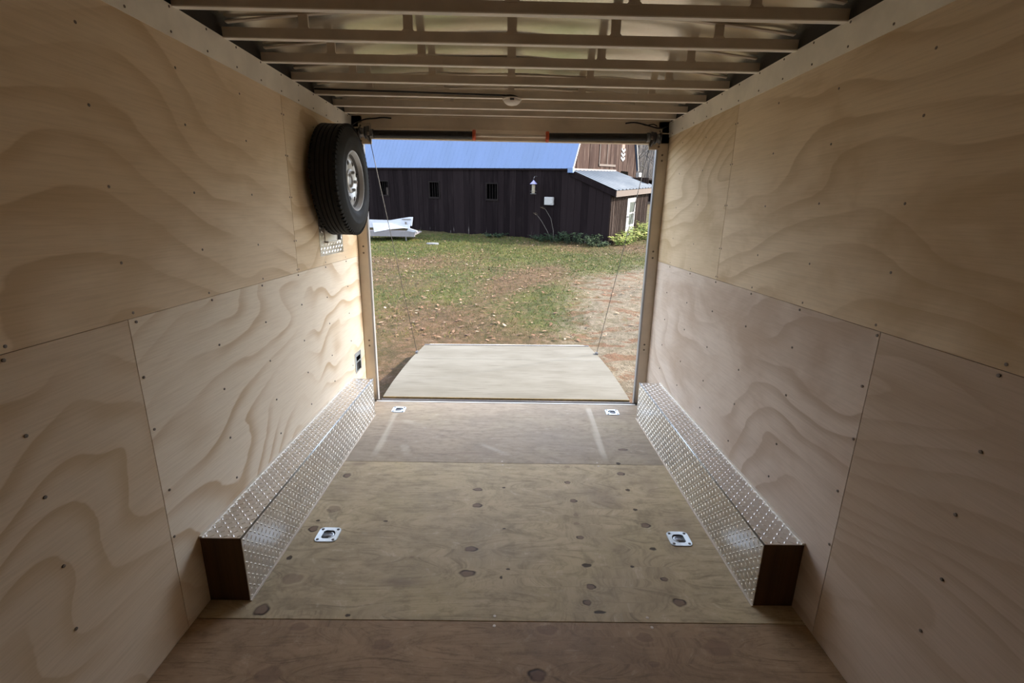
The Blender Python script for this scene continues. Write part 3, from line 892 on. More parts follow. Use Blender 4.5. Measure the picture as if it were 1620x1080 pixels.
def lawn_mat():
    t = NT('lawn_ground'); v = t.coord(); x, y, z = t.sep(v)
    n1 = t.noise(v, 1.1, 5, .65); n2 = t.noise(v, 9, 5, .7); n3 = t.noise(v, 45, 4, .7)
    g = t.mix(t.ramp(n1, .35, .65), (0.0216, 0.0276, 0.0054), (0.04212, 0.0456, 0.009))
    g = t.mix(t.ramp(n2, .45, .7, 0, .7), g, (0.069, 0.054, 0.0204))
    b = t.mix(t.ramp(n2, .35, .65), (0.03888, 0.02142, 0.01092), (0.0675, 0.03978, 0.021))
    c = t.mix(t.math('ADD', t.attr('brown')[2], t.ramp(n2, .4, .7, -.25, .25), 0, True), g, b)
    s = t.mix(t.ramp(n2, .4, .65), (0.08118, 0.0672, 0.04973), (0.1107, 0.09504, 0.07104))
    ned = t.noise(t.mapping(v, (1.1, 2.8, 1), (0,0,0), (0, 0, R(12))), 1.7, 5, .65, .5)
    s = t.mix(t.ramp(ned, .50, .58, 0, .85), s, (0.075, 0.0372, 0.0204))
    s = t.mix(t.ramp(t.noise(t.mapping(v, (2, 9, 1)), 3, 4, .7), .6, .68, 0, .6), s, (0.033, 0.024, 0.0168))
    c = t.mix(t.math('ADD', t.attr('bare')[2], t.ramp(n2, .35, .7, -.3, .3), 0, True), c, s)
    c = t.mix(t.ramp(n3, .3, .62, .55, 0), c, (0.0144, 0.0114, 0.0066))
    t.bump(t.math('ADD', n3, n2), .7, .03)
    return t.done(c, .9, 0, .15)
def make_lawn():
    xs = np.unique(np.round(np.concatenate([np.linspace(-60, -9, 30), np.arange(-9, 9, .09), np.linspace(9, 70, 35)]), 3))
    ys = np.unique(np.round(np.concatenate([np.linspace(-14, -3, 12), np.arange(-3, 14.5, .09), np.linspace(14.5, 90, 40)]), 3))
    X, Y = np.meshgrid(xs, ys)
    Z = ground_z(X, Y) + rng.normal(0, .008, X.shape)
    idx = np.arange(X.size).reshape(X.shape)
    q = np.stack([idx[:-1,:-1], idx[:-1,1:], idx[1:,1:], idx[1:,:-1]], -1).reshape(-1, 4)
    o = np_mesh('lawn', np.stack([X, Y, Z], -1).reshape(-1, 3), q, lawn_mat(), None,
                dict(brown=brown_mask(X, Y).ravel(), bare=bare_mask(X, Y).ravel()), True)
    o.matrix_world = G
    tag(o, kind='structure')
make_lawn()

def vcol_mat(name, rough=.7, trans=0.0):
    t = NT(name); t.done(t.attr('Col')[0], rough, 0, .2)
    return t.m
M['blade'] = vcol_mat('grass_blades'); M['leaf'] = vcol_mat('fallen_leaf')

def grass():
    N = 150000
    x = rng.uniform(-9, 9, N); y = rng.uniform(.4, 13.5, N)**1.0
    keep = rng.random(N) < np.clip(1.05 - bare_mask(x, y)*1.1 - .6*brown_mask(x, y), .03, 1)
    bx, by = (x-3.444), (y-10.937); lx = bx*.868-by*.496; ly = bx*.496+by*.868
    keep &= ~((lx < .05) & (ly > -.04)); keep &= ~((np.abs(x) < 1.1) & (y < .3))
    x, y = x[keep], y[keep]; n = len(x)
    h = rng.uniform(.02, .055, n); wd = rng.uniform(.003, .006, n)*(1+.06*y); a = rng.uniform(0, 6.28, n)
    z = ground_z(x, y)-.004
    dx, dy = np.cos(a)*wd, np.sin(a)*wd; lx, ly = rng.normal(0, .025, n), rng.normal(0, .025, n)
    V = np.stack([np.stack([x-dx, y-dy, z], -1), np.stack([x+dx, y+dy, z], -1), np.stack([x+lx, y+ly, z+h], -1)], 1).reshape(-1, 3)
    Q = np.arange(3*n).reshape(-1, 3)
    base = np.array([[.020,.040,.0045],[.040,.054,.0055],[.066,.062,.010],[.074,.052,.022],[.014,.034,.008]])
    br = brown_mask(x, y)
    pick = rng.choice(5, n, p=[.3,.34,.18,.06,.12]); pick = np.where(rng.random(n) < br*.7, 3, pick)
    col = base[pick]*rng.uniform(.7, 1.25, (n, 1))
    o = np_mesh('grass', V, Q, M['blade'], None, {'Col': np.repeat(col, 3, 0)})
    o.matrix_world = G
    tag(o, 'short autumn grass growing over the lawn behind the trailer', 'grass', kind='stuff')
grass()

def leaves():
    N = 5200
    x = rng.uniform(-8, 8, N); y = rng.uniform(.3, 12.5, N)
    p = np.clip(.30 + .75*brown_mask(x, y) - .25*bare_mask(x, y), .05, 1)
    k = rng.random(N) < p; x, y = x[k], y[k]
    bx, by = (x-3.444), (y-10.937); lx = bx*.868-by*.496; ly = bx*.496+by*.868
    k = ~((lx < .1) & (ly > -.1)) & ~((np.abs(x) < 1.12) & (y < .2)); x, y = x[k], y[k]
    n = len(x); z = ground_z(x, y)+.012
    s = rng.uniform(.016, .046, n); a = rng.uniform(0, 6.28, n); tl = rng.normal(0, .35, n); curl = rng.uniform(.05, .5, n)
    tpl = np.array([(-1,0,0),(-.35,-.5,.5),(.45,-.42,.45),(1,0,.2),(.45,.42,.5),(-.35,.5,.4),(0,0,0)])
    F = np.array([(0,1,6),(1,2,6),(2,3,6),(3,4,6),(4,5,6),(5,0,6)])
    ca, sa = np.cos(a), np.sin(a)
    P = tpl[None]*s[:,None,None]; P[:,:,2] *= curl[:,None]
    P[:,:,2] += P[:,:,0]*np.tan(tl)[:,None]*.5 + .01
    V = np.stack([x[:,None]+P[:,:,0]*ca[:,None]-P[:,:,1]*sa[:,None], y[:,None]+P[:,:,0]*sa[:,None]+P[:,:,1]*ca[:,None], z[:,None]+np.abs(P[:,:,2])], -1).reshape(-1, 3)
    Q = (F[None]+7*np.arange(n)[:,None,None]).reshape(-1, 3)
    base = np.array([[.12,.074,.046],[.085,.044,.026],[.145,.10,.068],[.062,.032,.018],[.18,.145,.11]])
    col = base[rng.choice(5, n, p=[.3,.25,.2,.15,.10])]*rng.uniform(.75, 1.2, (n, 1))
    o = np_mesh('fallen_leaves', V, Q, M['leaf'], None, {'Col': np.repeat(col, 7, 0)})
    o.matrix_world = G
    tag(o, 'tan and brown fallen leaves scattered over the lawn', 'leaves', kind='stuff')
leaves()

# --- the barn: local x runs right along the dark front wall, y away from the camera, origin at the front right corner
BARN = G @ loc(3.4441, 10.9373, -.2176) @ Matrix.Rotation(R(-29.757), 4, 'Z')
def boards_mat(name, a, b, worn, amt, foot=0.0):
    t = NT(name); v = t.coord(); x, y, z = t.sep(v)
    rnd = t.n.new('ShaderNodeObjectInfo').outputs['Random']
    off = t.math('MULTIPLY', rnd, 30)
    n = t.noise(t.comb(t.math('ADD', t.math('MULTIPLY', x, 9), off), t.math('MULTIPLY', y, 9), t.math('MULTIPLY', z, .9)), 1, 5, .7)
    g = t.noise(t.comb(t.math('ADD', t.math('MULTIPLY', x, 50), off), t.math('MULTIPLY', y, 50), t.math('MULTIPLY', z, 2.2)), 1, 4, .7)
    c = t.mix(rnd, a, b)
    c = t.mix(t.ramp(n, .48, .72, 0, amt), c, worn)
    c = t.mix(t.ramp(g, .55, .75, 0, .45), c, tuple(k*.5 for k in a))
    if foot:
        f = t.math('MULTIPLY', t.ramp(z, .05, .32, 1, 0), t.ramp(n, .62, .67))
        c = t.mix(t.math('MULTIPLY', f, foot), c, (.16, .145, .14))
    t.bump(g, .4, .004)
    return t.done(c, .9, 0, .04)
M['dark_board'] = boards_mat('dark_stained_boards', (.0046, .0031, .0037), (.0096, .0068, .0076), (.0165, .0125, .0130), .5, .7)
M['brown_board'] = boards_mat('weathered_brown_boards', (.0085, .0058, .0050), (.018, .0125, .0108), (.052, .041, .036), .75)
M['gable_board'] = boards_mat('faded_red_brown_boards', (.017, .0105, .0088), (.029, .0185, .0155), (.078, .060, .052), .75)
M['fascia'] = plain('faded_fascia', (.040, .028, .022), .8, 0, .2, 12)
def metal_roof(name, col, dirt, metal=.5, spec=.4):
    t = NT(name); v = t.coord()
    n = t.noise(t.mapping(v, (1.5, .5, .5)), 1.2, 4, .6)
    c = t.mix(t.ramp(n, .35, .7, 0, .5), col, dirt)
    return t.done(c, t.ramp(n, .3, .7, .6, .75), metal, spec)
M['blue_roof'] = metal_roof('blue_metal_roof', (.088, .132, .235), (.102, .148, .245))
M['lean_roof'] = metal_roof('galvanised_roof', (.046, .058, .076), (.036, .047, .064), .1, .08)
M['white_paint'] = plain('white_paint', (.20, .20, .205), .55, 0, .05, 7)
M['glass'] = plain('dusty_glass', (.035, .042, .038), .45, 0, .3, 5, spec=.12)
M['frame_dark'] = plain('grey_brown_trim', (.009, .007, .007), .85, 0, .2, 10, spec=.05)

def barn():
    root = empty('barn', BARN)
    gm = plain('barn_interior', (.001, .001, .001), .95, spec=0)
    B_L, GX, D, EZ = -19.0, -1.5, 8.0, 2.56
    wins = [(-10.25, 1.38, 1.93), (-7.50, 1.37, 1.94), (-4.715, 1.38, 1.93)]
    ww = .235
    def top_at(x):                       # the front wall runs up to the eave, then down along the lean-to roof
        return EZ if x <= GX else 2.40 + (x-GX)/(-GX)*(1.72-2.40)
    bw = .262
    x = 0.0; k = 0
    while x > B_L:
        x0 = x-bw; px = .003
        zt0, zt1 = top_at(x0), top_at(x)
        if x0 < GX < x: zt0 = zt1
        dep = .004 + .010*((k*7) % 3)/2
        pieces = [(x0, x, -.25, None)]
        hit = [q for q in wins if q[0]-ww < x-.01 and q[0]+ww > x0+.01]
        b = MB()
        def brd(xa, xb, za, zb0, zb1):
            if xb-xa < .006: return
            b.prism([(xa+px, -.0, za), (xb-px, -.0, za), (xb-px, -.0, zb1), (xa+px, -.0, zb0)], (0, -.024-dep, 0))
        if hit:
            wx, wz0, wz1 = hit[0]; l, r_ = max(x0, wx-ww), min(x, wx+ww)
            brd(x0, x, -.25, wz0, wz0); brd(x0, x, wz1, zt0, zt1)
            brd(x0, l, wz0, wz1, wz1); brd(r_, x, wz0, wz1, wz1)
        else: brd(x0, x, -.25, zt0, zt1)
        b.build('wall_board', M['dark_board'], root)
        x = x0; k += 1
    # inner lining so the barn is closed and dark
    ln = MB().box((B_L, .06, -.2), (GX-.05, .09, EZ)).box((B_L, D-.05, -.2), (GX, D, EZ))
    ln.prism([(B_L, 0, -.2), (B_L, D, -.2), (B_L, D, EZ), (B_L, 6.6, 4.9), (B_L, 4.0, 6.3), (B_L, 1.4, 4.9), (B_L, 0, EZ)], (.05, 0, 0))
    ln.box((GX-.05, .0, -.2), (-.03, .03, 1.66))
    ln.build('lining', gm, root)
    for wx, z0, z1 in wins:
        f = MB(); a = .045
        f.box((wx-ww-a, -.062, z0-a-.02), (wx+ww+a, -.02, z0)); f.box((wx-ww-a, -.058, z1), (wx+ww+a, -.02, z1+a))
        f.box((wx-ww-a, -.056, z0), (wx-ww, -.02, z1)); f.box((wx+ww, -.056, z0), (wx+ww+a, -.02, z1))
        o = f.build('window', M['frame_dark'], root)
        if wx < -9:
            MB().box((wx+.08, .0, z0), (wx+.16, .03, z0+.3)).build('pale_object', M['fascia'], o)
        for i in range(3):
            bx = wx-ww+.12*(i+1)
            MB().box((bx-.008, -.010, z0), (bx+.008, .005, z1)).build('bar', M['frame_dark'], o)
    # gable end: vertical boards, gambrel outline
    ga = [(0, EZ), (1.35, 4.95), (4.0, 6.35), (6.65, 4.95), (8.0, EZ)]
    def gz(y):
        for (a, za), (b_, zb) in zip(ga, ga[1:]):
            if a <= y <= b_: return za + (zb-za)*(y-a)/(b_-a)
        return EZ
    y = 0.0; k = 0
    while y < D-.01:
        y1 = min(D, y+.40); d = .006+.012*((k*5) % 3)/2
        pts = [(GX, y+.006, -.2), (GX, y1-.006, -.2), (GX, y1-.006, gz(y1-.006)), (GX, y+.006, gz(y+.006))]
        MB().prism(pts, (.022+d, 0, 0)).build('gable_board', M['gable_board'], root)
        y = y1; k += 1
    # loft door framing and the dark pigeon hole in the gable
    MB().box((GX+.03, 2.62, 2.62), (GX+.06, 2.69, 4.4)).box((GX+.03, 3.55, 2.70), (GX+.055, 3.60, 4.4)).box((GX+.03, 2.62, 2.62), (GX+.07, 4.66, 2.70)).build('loft_door_trim', M['fascia'], root)
    MB().prism([(GX+.035, 5.35, 2.2), (GX+.035, 6.65, 2.2), (GX+.035, 6.55, 2.44), (GX+.035, 5.55, 2.46)], (.03, 0, 0)).build('hatch', M['void'], root)
    # pale ornament on the gable
    orn = MB()
    for z in (2.95, 3.12, 3.30):
        orn.prism([(GX+.04, 5.38, z+.10), (GX+.04, 5.62, z), (GX+.04, 5.86, z+.10), (GX+.04, 5.90, z+.02), (GX+.04, 5.62, z-.09), (GX+.04, 5.34, z+.02)], (.03, 0, 0))
    orn.build('gable_ornament', M['white_paint'], root)['label'] = 'pale ornament fixed on the gable'
    MB().box((GX+.03, 5.42, 3.38), (GX+.05, 5.82, 4.2)).build('ornament_board', plain('salmon_board', (0.1, 0.055, 0.0425), .8), root)
    # main roof: steep lower slopes and flatter upper slopes of blue metal sheets with standing ribs
    def slope(p, q, mat, nm, x0=B_L-.3, x1=GX+.10, step=.42, fine=None):
        (ya, za), (yb, zb) = p, q
        d = Vector((0, yb-ya, zb-za)); L = d.length; d.normalize(); n = Vector((0, -d.z, d.y))
        if n.z < 0: n = -n
        o = MB().prism([(x0, ya, za), (x1, ya, za), (x1, yb, zb), (x0, yb, zb)], n*.02).build(nm, mat, root)
        rb = MB(); x = x0+.05
        while x < x1:
            a = Vector((x, ya, za)) + n*.02
            rb.prism([a+Vector((-.016,0,0)), a+Vector((.016,0,0)), a+Vector((.008,0,0))+n*.009, a+Vector((-.008,0,0))+n*.009], d*L)
            x += step/2
        r_ = rb.build('roof_ribs', mat, o); r_['kind'] = 'stuff'
        return o
    slope((-.10, EZ-.075), (1.40, 5.02), M['blue_roof'], 'roof_panel'); slope((1.40, 5.0), (4.05, 6.42), M['blue_roof'], 'roof_panel')
    slope((8.10, EZ-.075), (6.60, 5.02), M['blue_roof'], 'roof_panel'); slope((6.60, 5.0), (3.95, 6.42), M['blue_roof'], 'roof_panel')
    MB().box((B_L-.3, -.09, EZ-.13), (GX+.1, -.055, EZ-.07)).build('eave_board', M['dark_board'], root)
    # rake boards, white painted
    for a, b_ in (((-.12, EZ-.09), (1.38, 5.0)), ((8.12, EZ-.09), (6.62, 5.0)), ((1.38, 5.0), (4.0, 6.4)), ((6.62, 5.0), (4.0, 6.4))):
        dv = Vector((0, b_[0]-a[0], b_[1]-a[1])); n = Vector((0, -dv.z, dv.y)).normalized()*.05
        p = Vector((GX+.10, *a))
        MB().prism([p-n*.5, p-n*.5+dv, p+n*.5+dv, p+n*.5], (.03, 0, 0)).build('rake_board', M['white_paint'], root)
    # boxed eave return at the corner, caught in blue metal
    MB().box((GX-.06, -.20, EZ-.20), (GX+.14, -.03, EZ-.03), .015).build('eave_return', M['blue_roof'], root)
    MB().box((GX-.02, 8.02, EZ-.34), (GX+.20, 8.45, EZ-.16), .02).build('eave_return', M['white_paint'], root)
    # lean-to: right wall, corrugated roof, fascia, door
    LD = 4.80
    y = 0.0; k = 0
    while y < LD-.01:
        y1 = min(LD, y+.20)
        door = 1.80 < (y+y1)/2 < 2.90
        d = .006+.014*((k*5) % 3)/2
        if door:
            MB().box((0, y+.004, 1.50), (.022+d, y1-.004, 1.66)).build('lean_to_board', M['brown_board'], root)
        else:
            MB().box((0, y+.004, -.2), (.022+d, y1-.004, 1.66)).build('lean_to_board', M['brown_board'], root)
            MB().box((.018+d, y1-.022, -.2), (.036+d, y1+.022, 1.655)).build('batten', M['brown_board'], root)
        y = y1; k += 1
    MB().box((GX, LD-.03, -.2), (0, LD, 2.2)).build('back_wall', M['brown_board'], root)
    # corrugated sheet: a real wave
    xa, za, xb, zb = GX+.02, 2.43, .22, 1.80
    ys = np.linspace(-.12, 5.45, 281); vs = []; fs = []
    for i, yy in enumerate(ys):
        wv = .042*max(0.0, math.sin(2*math.pi*yy/.43))**5
        yt = (yy+.12)/5.57*4.70                      # the sheets fan out: the eave runs longer than the top edge
        vs += [(xa, yt, za+wv+.02), (xb, yy, zb+wv+.02), (xa, yt, za+wv+.012), (xb, yy, zb+wv+.012)]
    for i in range(len(ys)-1):
        o = i*4; fs += [(o, o+1, o+5, o+4), (o+2, o+6, o+7, o+3), (o+1, o+3, o+7, o+5)]
    MB().add(vs, fs).build('lean_to_roof', M['lean_roof'], root, smooth=True)
    MB().box((GX+.02, .0, 2.44), (GX+.10, 4.7, 2.50)).build('flashing', plain('pale_flashing', (.13, .105, .095), .6), root)
    MB().box((.19, -.10, 1.60), (.215, 5.42, 1.80)).build('fascia_board', M['fascia'], root)
    MB().prism([(GX, -.105, 2.26), (.19, -.105, 1.60), (.19, -.105, 1.79), (GX, -.105, 2.44)], (0, .03, 0)).build('barge_board', M['dark_board'], root)
    MB().prism([(GX, -.075, 2.39), (.19, -.075, 1.73), (.19, 5.4, 1.73), (GX, 4.6, 2.39)], (0, 0, .012)).build('soffit', M['dark_board'], root)
    dr = MB()
    y0, y1, z0, z1 = 1.82, 2.89, .06, 1.49
    xs_ = (.02, .062)
    for a, b_, c, d in ((y0, y1, z0, .50), (y0, y1, .90, .95), (y0, y1, 1.33, z1), (y0, 2.12, .50, 1.33), (2.80, y1, .50, 1.33)):
        dr.box((xs_[0], a, c), (xs_[1], b_, d))
    d_ = dr.build('door', M['white_paint'], root)
    for c, d in ((.50, .90), (.95, 1.33)):
        MB().box((.03, 2.12, c), (.04, 2.80, d)).build('pane', M['glass'], d_)
    MB().lathe([(.025, 0), (.03, .03), (.02, .06)], loc(.062, 1.90, .82) @ Matrix.Rotation(R(90), 4, 'Y'), 12).build('knob', M['steel_dark'], d_)
    tag(root, 'dark stained barn with blue metal roof, brown gable and white-doored lean-to', 'barn')
barn()

def bl(*p): return BARN @ Vector(p)
def feeder():
    root = empty('bird_feeder', BARN @ loc(-2.80, -.30, 1.60))
    lav = plain('lavender_metal', (0.156, 0.156, 0.3), .5, .2)
    MB().lathe([(.13, .36), (.135, .37), (.07, .43), (.03, .47), (.02, .49)], None, 20).build('cap', lav, root, auto=30)
    MB().lathe([(.062, .06), (.062, .36)], None, 20).build('seed_tube', plain('seed_tube', (0.132, 0.114, 0.084), .4), root, auto=30)
    MB().lathe([(.03, .0), (.11, .02), (.115, .045), (.065, .06)], None, 20).build('tray', M['steel_dark'], root, auto=30)
    for a in (0, 90, 180, 270):
        MB().tube([(.06*math.cos(R(a)), .06*math.sin(R(a)), .12), (.13*math.cos(R(a)), .13*math.sin(R(a)), .12)], .006, 6).build('perch', M['steel_dark'], root)
    MB().tube([(0, 0, .48), (0, .0, .56), (0, .08, .62), (0, .262, .62)], .009, 6).build('hanger', M['steel_dark'], root)
    tag(root, 'bird feeder with lavender cap hanging in front of the dark barn wall', 'bird feeder')
feeder()
def wall_box():
    root = empty('wall_box', BARN @ loc(-2.26, -.04, 1.26))
    MB().box((-.17, -.12, 0), (.17, 0, .27), .012).build('case', M['white_paint'], root)
    MB().box((-.14, -.127, .03), (.14, -.12, .235)).build('cover', M['white_paint'], root)
    MB().box((.09, -.13, .03), (.13, -.127, .05)).build('catch', M['steel_dark'], root)
    tag(root, 'small white box fixed on the dark barn wall right of the bird feeder', 'box')
wall_box()

# --- plants
def quad_leaf(vs, fs, cs, p, d, up, L, wd, col):
    d = d.normalized(); s = d.cross(up)
    if s.length < 1e-3: s = d.cross(Vector((1,0,0)))
    s.normalize(); n = s.cross(d); o = len(vs)
    vs += [p, p+d*L*.45+s*wd-n*L*.03, p+d*L+n*(-L*.18), p+d*L*.45-s*wd-n*L*.03, p+d*L*.5+n*L*.04]
    fs += [(o, o+1, o+4), (o+1, o+2, o+4), (o+2, o+3, o+4), (o+3, o, o+4)]
    cs += [col]*5
def plant(name, gpos, hgt, rad, n_st, n_lf, cols, lsize, label, cat, group=None, seed=1):
    r_ = random.Random(seed)
    x, y = gpos; z = float(ground_z(x, y))
    root = empty(name, G @ loc(x, y, z))
    st = MB(); vs = []; fs = []; cs = []
    for i in range(n_st):
        a = r_.uniform(0, 6.28); rr = rad*math.sqrt(r_.random())*.55; h = hgt*r_.uniform(.55, 1)
        b0 = Vector((rr*math.cos(a), rr*math.sin(a), -.02)); ln = Vector((math.cos(a), math.sin(a), 0))*rad*r_.uniform(.15, .8)
        pts = [b0, b0+ln*.3+Vector((0,0,h*.45)), b0+ln*.65+Vector((0,0,h*.8)), b0+ln+Vector((0,0,h))]
        st.tube(pts, [.006, .005, .004, .002], 5)
        for k in range(n_lf):
            t = r_.uniform(.15, 1); s = t*3; j = min(2, int(s)); p = pts[j].lerp(pts[j+1], s-j)
            an = r_.uniform(0, 6.28); d = Vector((math.cos(an), math.sin(an), r_.uniform(-.3, .7)))
            c = r_.choice(cols); f = r_.uniform(.75, 1.25); L = lsize*r_.uniform(.6, 1.3)
            quad_leaf(vs, fs, cs, p, d, Vector((0,0,1)), L, L*.27, tuple(q*f for q in c))
    st.build('stem', plain(name+'_stem', tuple(q*.8 for q in cols[0]), .8), root)
    np_mesh('foliage', np.array([tuple(v) for v in vs]), np.array(fs), M['leaf'], root, {'Col': np.array(cs)})
    tag(root, label, cat, group)
GD = [(0.0135, 0.0255, 0.0105), (0.0195, 0.0345, 0.01275), (0.00975, 0.021, 0.01125)]
YG = [(.105, .135, .026), (.145, .165, .038), (.070, .105, .020), (.17, .165, .060)]
def bg(lx, ly): 
    v = Matrix.Rotation(R(-29.757), 4, 'Z') @ Vector((lx, ly, 0)); return (3.4441+v.x, 10.9373+v.y)
for i, (lx, ly, h, rd) in enumerate([(-.55,-.42,.38,.5), (-1.15,-.38,.46,.5), (-1.75,-.35,.34,.45), (-2.4,-.33,.22,.4), (-.15,-.60,.20,.35), (-4.3,-.5,.16,.4)]):
    plant('leafy_shrub', bg(lx, ly), h, rd, 26, 16, GD, .085, ['dark green shrub at the foot of the dark barn wall, nearest the corner', 'dark green shrub at the barn wall, tallest of the row', 'dark green shrub at the barn wall, below the white box', 'low dark green weeds at the barn wall, below the bird feeder', 'small dark green clump in front of the barn corner', 'low dark clump at the barn wall, below the right-hand barred window'][i], 'shrub', 'dark plants along the barn wall', 40+i)
for i, (lx, ly, h, rd) in enumerate([(.42,.2,.38,.40), (.5,1.1,.48,.45), (.55,2.0,.60,.5), (.6,2.9,.60,.5), (.6,3.8,.52,.5), (.9,4.8,.5,.55)]):
    plant('leafy_weed', bg(lx, ly), h, rd, 24, 14, YG, .12, ['bright yellow-green weeds just around the barn corner', 'sunlit yellow-green weeds between barn corner and white door', 'tall yellow-green weeds before the left edge of the white door', 'tall yellow-green weeds hiding the foot of the white door', 'yellow-green weeds along the brown lean-to boards past the door', 'yellow-green weeds at the far end of the lean-to'][i], 'weeds', 'bright weeds along the lean-to', 60+i)
def stalk(pts, label):
    root = empty('dry_stalk', BARN @ loc(*pts[0]))
    P0 = Vector(pts[0]); Q = [Vector(p)-P0 for p in pts]
    MB().tube(Q, [.012, .011, .010, .009, .006][:len(Q)], 6).build('stem', plain('dry_stalk_stem', (0.035, 0.03, 0.025), .8), root)
    vs = []; fs = []; cs = []
    for k in range(6):
        p = Q[-1].lerp(Q[-2], k/7); quad_leaf(vs, fs, cs, p, Vector((.6*(-1)**k, -.2, .3)), Vector((0,0,1)), .09, .02, (.13, .10, .06))
    np_mesh('withered_leaves', np.array([tuple(v) for v in vs]), np.array(fs), M['leaf'], root, {'Col': np.array(cs)})
    tag(root, label, 'plant')
stalk([(-1.95,-.25,-.02),(-2.0,-.22,.40),(-2.12,-.2,.80),(-2.35,-.18,1.10),(-2.52,-.16,1.16)], 'tall dry arching stalk against the dark barn wall under the white box')
stalk([(-2.02,-.3,-.02),(-2.2,-.28,.34),(-2.45,-.26,.68),(-2.62,-.25,.86),(-2.75,-.24,.95)], 'shorter dry stalk leaning left beside the tall arching stalk')

# --- pale metal snow-sled like platform lying before the barn, its upper panel tilted
def platform():
    gx, gy = -4.15, 11.35
    root = empty('metal_platform', G @ loc(gx, gy, float(ground_z(gx, gy))+.0) @ Matrix.Rotation(R(-4), 4, 'Z'))
    wh = plain('white_metal_sheet', (0.248, 0.2666, 0.31), .5, .1, .08, 4)
    gr = plain('grey_metal_rail', (0.12, 0.114, 0.126), .5, .2, .1, 4)
    MB().box((-1.3, -.03, .16), (.82, .03, .36), .012).build('front_rail', gr, root)
    MB().box((-1.3, .03, .20), (.80, 1.1, .24)).build('bed', gr, root)
    MB().prism([(-.62, -.06, .30), (-.10, -.06, .40), (.45, -.05, .46), (.66, -.05, .44), (.66, -.02, .56), (-.05, .06, .62), (-.70, .06, .60)], (0, .03, 0)).build('folded_panel', wh, root)
    MB().prism([(-1.25, .10, .42), (.70, .10, .52), (.74, .16, .82), (.60, .16, .82), (-.10, .14, .70), (-1.25, .14, .72)], (0, .03, 0)).build('tilted_panel', wh, root)
    MB().box((.48, .02, .44), (.53, .09, .66)).box((.36, .08, .73), (.68, .098, .76)).build('hinge_strut', M['steel_dark'], root)
    MB().prism([(.55, -.04, .36), (.92, -.04, .30), (.92, -.04, .37), (.62, -.04, .46)], (0, .06, 0)).build('corner_arm', wh, root)
    MB().lathe([(.04, -.02), (.045, .03), (.03, .05)], loc(.90, -.05, .34) @ Matrix.Rotation(R(90), 4, 'X'), 12).build('end_cap', M['white_paint'], root)
    for x in (-1.1, .50):
        for y in (.0, 1.0):
            MB().box((x-.02, y-.02, -.03), (x+.02, y+.02, .2)).build('leg', M['steel_dark'], root)
    tag(root, 'white and grey metal platform with tilted panel standing on lawn before the barn', 'platform')
platform()
def slab_stone():
    gx, gy = -2.62, 10.62
    b = MB()
    ol = [(.20*math.cos(a)*(1+.12*math.sin(3*a)), .13*math.sin(a)*(1+.1*math.cos(2*a)), 0) for a in [2*math.pi*k/14 for k in range(14)]]
    n = 14
    vs = [(x*1.05, y*1.05, -.03) for x, y, z in ol] + [(x*1.05, y*1.05, .035) for x, y, z in ol] + [(x*.9, y*.9, .055) for x, y, z in ol]
    fs = [tuple(range(2*n, 3*n))] + [(q*n+i, q*n+(i+1) % n, q*n+n+(i+1) % n, q*n+n+i) for q in (0, 1) for i in range(n)]
    o = b.add(vs, fs).build('flat_stone', plain('pale_stone', (0.078, 0.084, 0.096), .8, 0, .2, 12, .3))
    o.matrix_world = G @ loc(gx, gy, float(ground_z(gx, gy)))
    tag(o, 'flat pale grey stone lying in the grass right of the metal platform', 'stone')
slab_stone()

# --- far right, beyond the lean-to: a dark open shelter with white posts, bare woods
def shelter():
    gx, gy = 12.2, 33.0
    root = empty('open_shelter', G @ loc(gx, gy, float(ground_z(gx, gy))) @ Matrix.Rotation(R(-20), 4, 'Z'))
    MB().box((-1.6, .9, 0), (2.4, 1.0, 1.7)).build('back_wall', M['dark_board'], root)
    MB().prism([(-1.8, -.3, 1.78), (-1.8, 1.3, 1.62), (-1.8, 1.3, 1.72), (-1.8, -.3, 1.9)], (4.4, 0, 0)).build('roof', M['fascia'], root)
    for x in (-1.5, -.7, .3, 1.3, 2.2):
        MB().box((x-.05, -.1, -.1), (x+.05, .0, 1.8)).build('post', M['white_paint'], root)
    MB().box((-1.6, -.12, .0), (2.4, .02, .16)).build('sill', M['fascia'], root)
    tag(root, 'dark low open shelter with white posts far beyond the lean-to', 'shelter')
shelter()
bark = plain('grey_bark', (0.05, 0.045, 0.044), .9, 0, .25, 6)
bark2 = plain('pale_bark', (0.1, 0.095, 0.09), .9, 0, .25, 6)
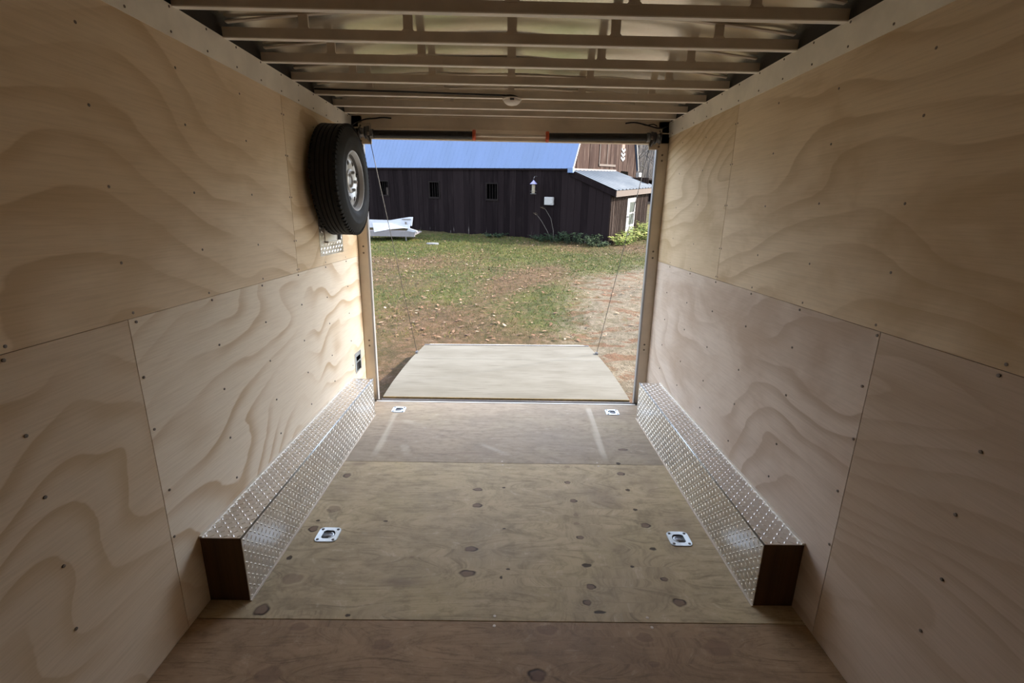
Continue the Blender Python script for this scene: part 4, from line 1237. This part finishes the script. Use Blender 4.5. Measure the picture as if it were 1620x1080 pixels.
def bare_tree(x, y, h, seed, mat, label, group):
    r_ = random.Random(seed); z = float(ground_z(x, y))
    root = empty('bare_tree', G @ loc(x, y, z))
    tr = MB(); br = MB()
    pts = [Vector((0, 0, -.1))]
    d = Vector((r_.uniform(-.06, .06), r_.uniform(-.06, .06), 1))
    for k in range(6):
        d = (d + Vector((r_.uniform(-.08, .08), r_.uniform(-.08, .08), 0))).normalized(); pts.append(pts[-1]+d*h/6)
    r0 = h*.014
    tr.tube(pts, [r0*(1-.14*k) for k in range(7)], 7)
    def limb(p, d, L, r, lev):
        q = [p]
        for k in range(3):
            d = (d + Vector((r_.uniform(-.25, .25), r_.uniform(-.25, .25), r_.uniform(-.05, .25)))).normalized(); q.append(q[-1]+d*L/3)
        br.tube(q, [r, r*.75, r*.5, r*.25], 4, False)
        if lev:
            for k in range(4):
                t = r_.uniform(.3, 1)*3; j = min(2, int(t)); pp = q[j].lerp(q[j+1], t-j); a = r_.uniform(0, 6.28)
                limb(pp, (d + Vector((math.cos(a), math.sin(a), r_.uniform(-.1, .7)))*.8).normalized(), L*.5, r*.5, lev-1)
    for k in range(13):
        t = r_.uniform(.15, 1)*6; j = min(5, int(t)); p = pts[j].lerp(pts[j+1], t-j); a = r_.uniform(0, 6.28)
        limb(p, Vector((math.cos(a), math.sin(a), r_.uniform(.2, .9))).normalized(), h*.26*(1.15-t/8), r0*.42, 2)
    tr.build('trunk', mat, root); br.build('branches', mat, root)
    tag(root, label, 'tree', group)
k = 0
for gx, gy, h in [(13.0,46,9),(14.6,43,8),(16.0,47,10),(17.4,44,9),(15.2,50,11),(18.8,48,9),(20.5,45,9),(12.0,52,10),(17.0,54,11),(14.0,57,11)]:
    bare_tree(gx, gy, h, 100+k, bark2 if k % 5 == 3 else bark, ['leafless grey tree at the front left of the far woods', 'leafless grey tree nearest the barn in the far woods', 'leafless grey tree in the middle front of the far woods', 'pale trunked leafless tree at the front of the far woods', 'leafless grey tree deep behind the front trees, left of centre', 'leafless grey tree towards the right of the far woods', 'leafless grey tree at the right front edge of the far woods', 'leafless grey tree at the far left of the woods', 'pale trunked leafless tree at the back of the far woods', 'tall leafless grey tree highest up the wooded rise'][k], 'leafless trees beyond the barn'); k += 1
def thicket():
    N = 34000
    x = rng.uniform(-50, 40, N); y = rng.uniform(46, 84, N); z = ground_z(x, y)
    h = rng.uniform(1.2, 5.5, N)*rng.choice([1, 1.4], N); wd = rng.uniform(.012, .035, N); lx = rng.normal(0, .35, N); ly = rng.normal(0, .3, N)
    V = np.stack([np.stack([x-wd, y, z], -1), np.stack([x+wd, y, z], -1), np.stack([x, y+wd*1.7, z], -1), np.stack([x+lx, y+ly, z+h], -1)], 1).reshape(-1, 3)
    f = np.array([(0,1,3),(1,2,3),(2,0,3)])
    Q = (f[None]+4*np.arange(N)[:,None,None]).reshape(-1, 3)
    col = np.array([[.05,.046,.045],[.07,.065,.062],[.04,.033,.03]])[rng.choice(3, N)]
    o = np_mesh('brushwood', V, Q, M['leaf'], None, {'Col': np.repeat(col, 4, 0)})
    o.matrix_world = G
    tag(o, 'grey leafless brushwood between the far trees', 'brushwood', kind='stuff')
thicket()
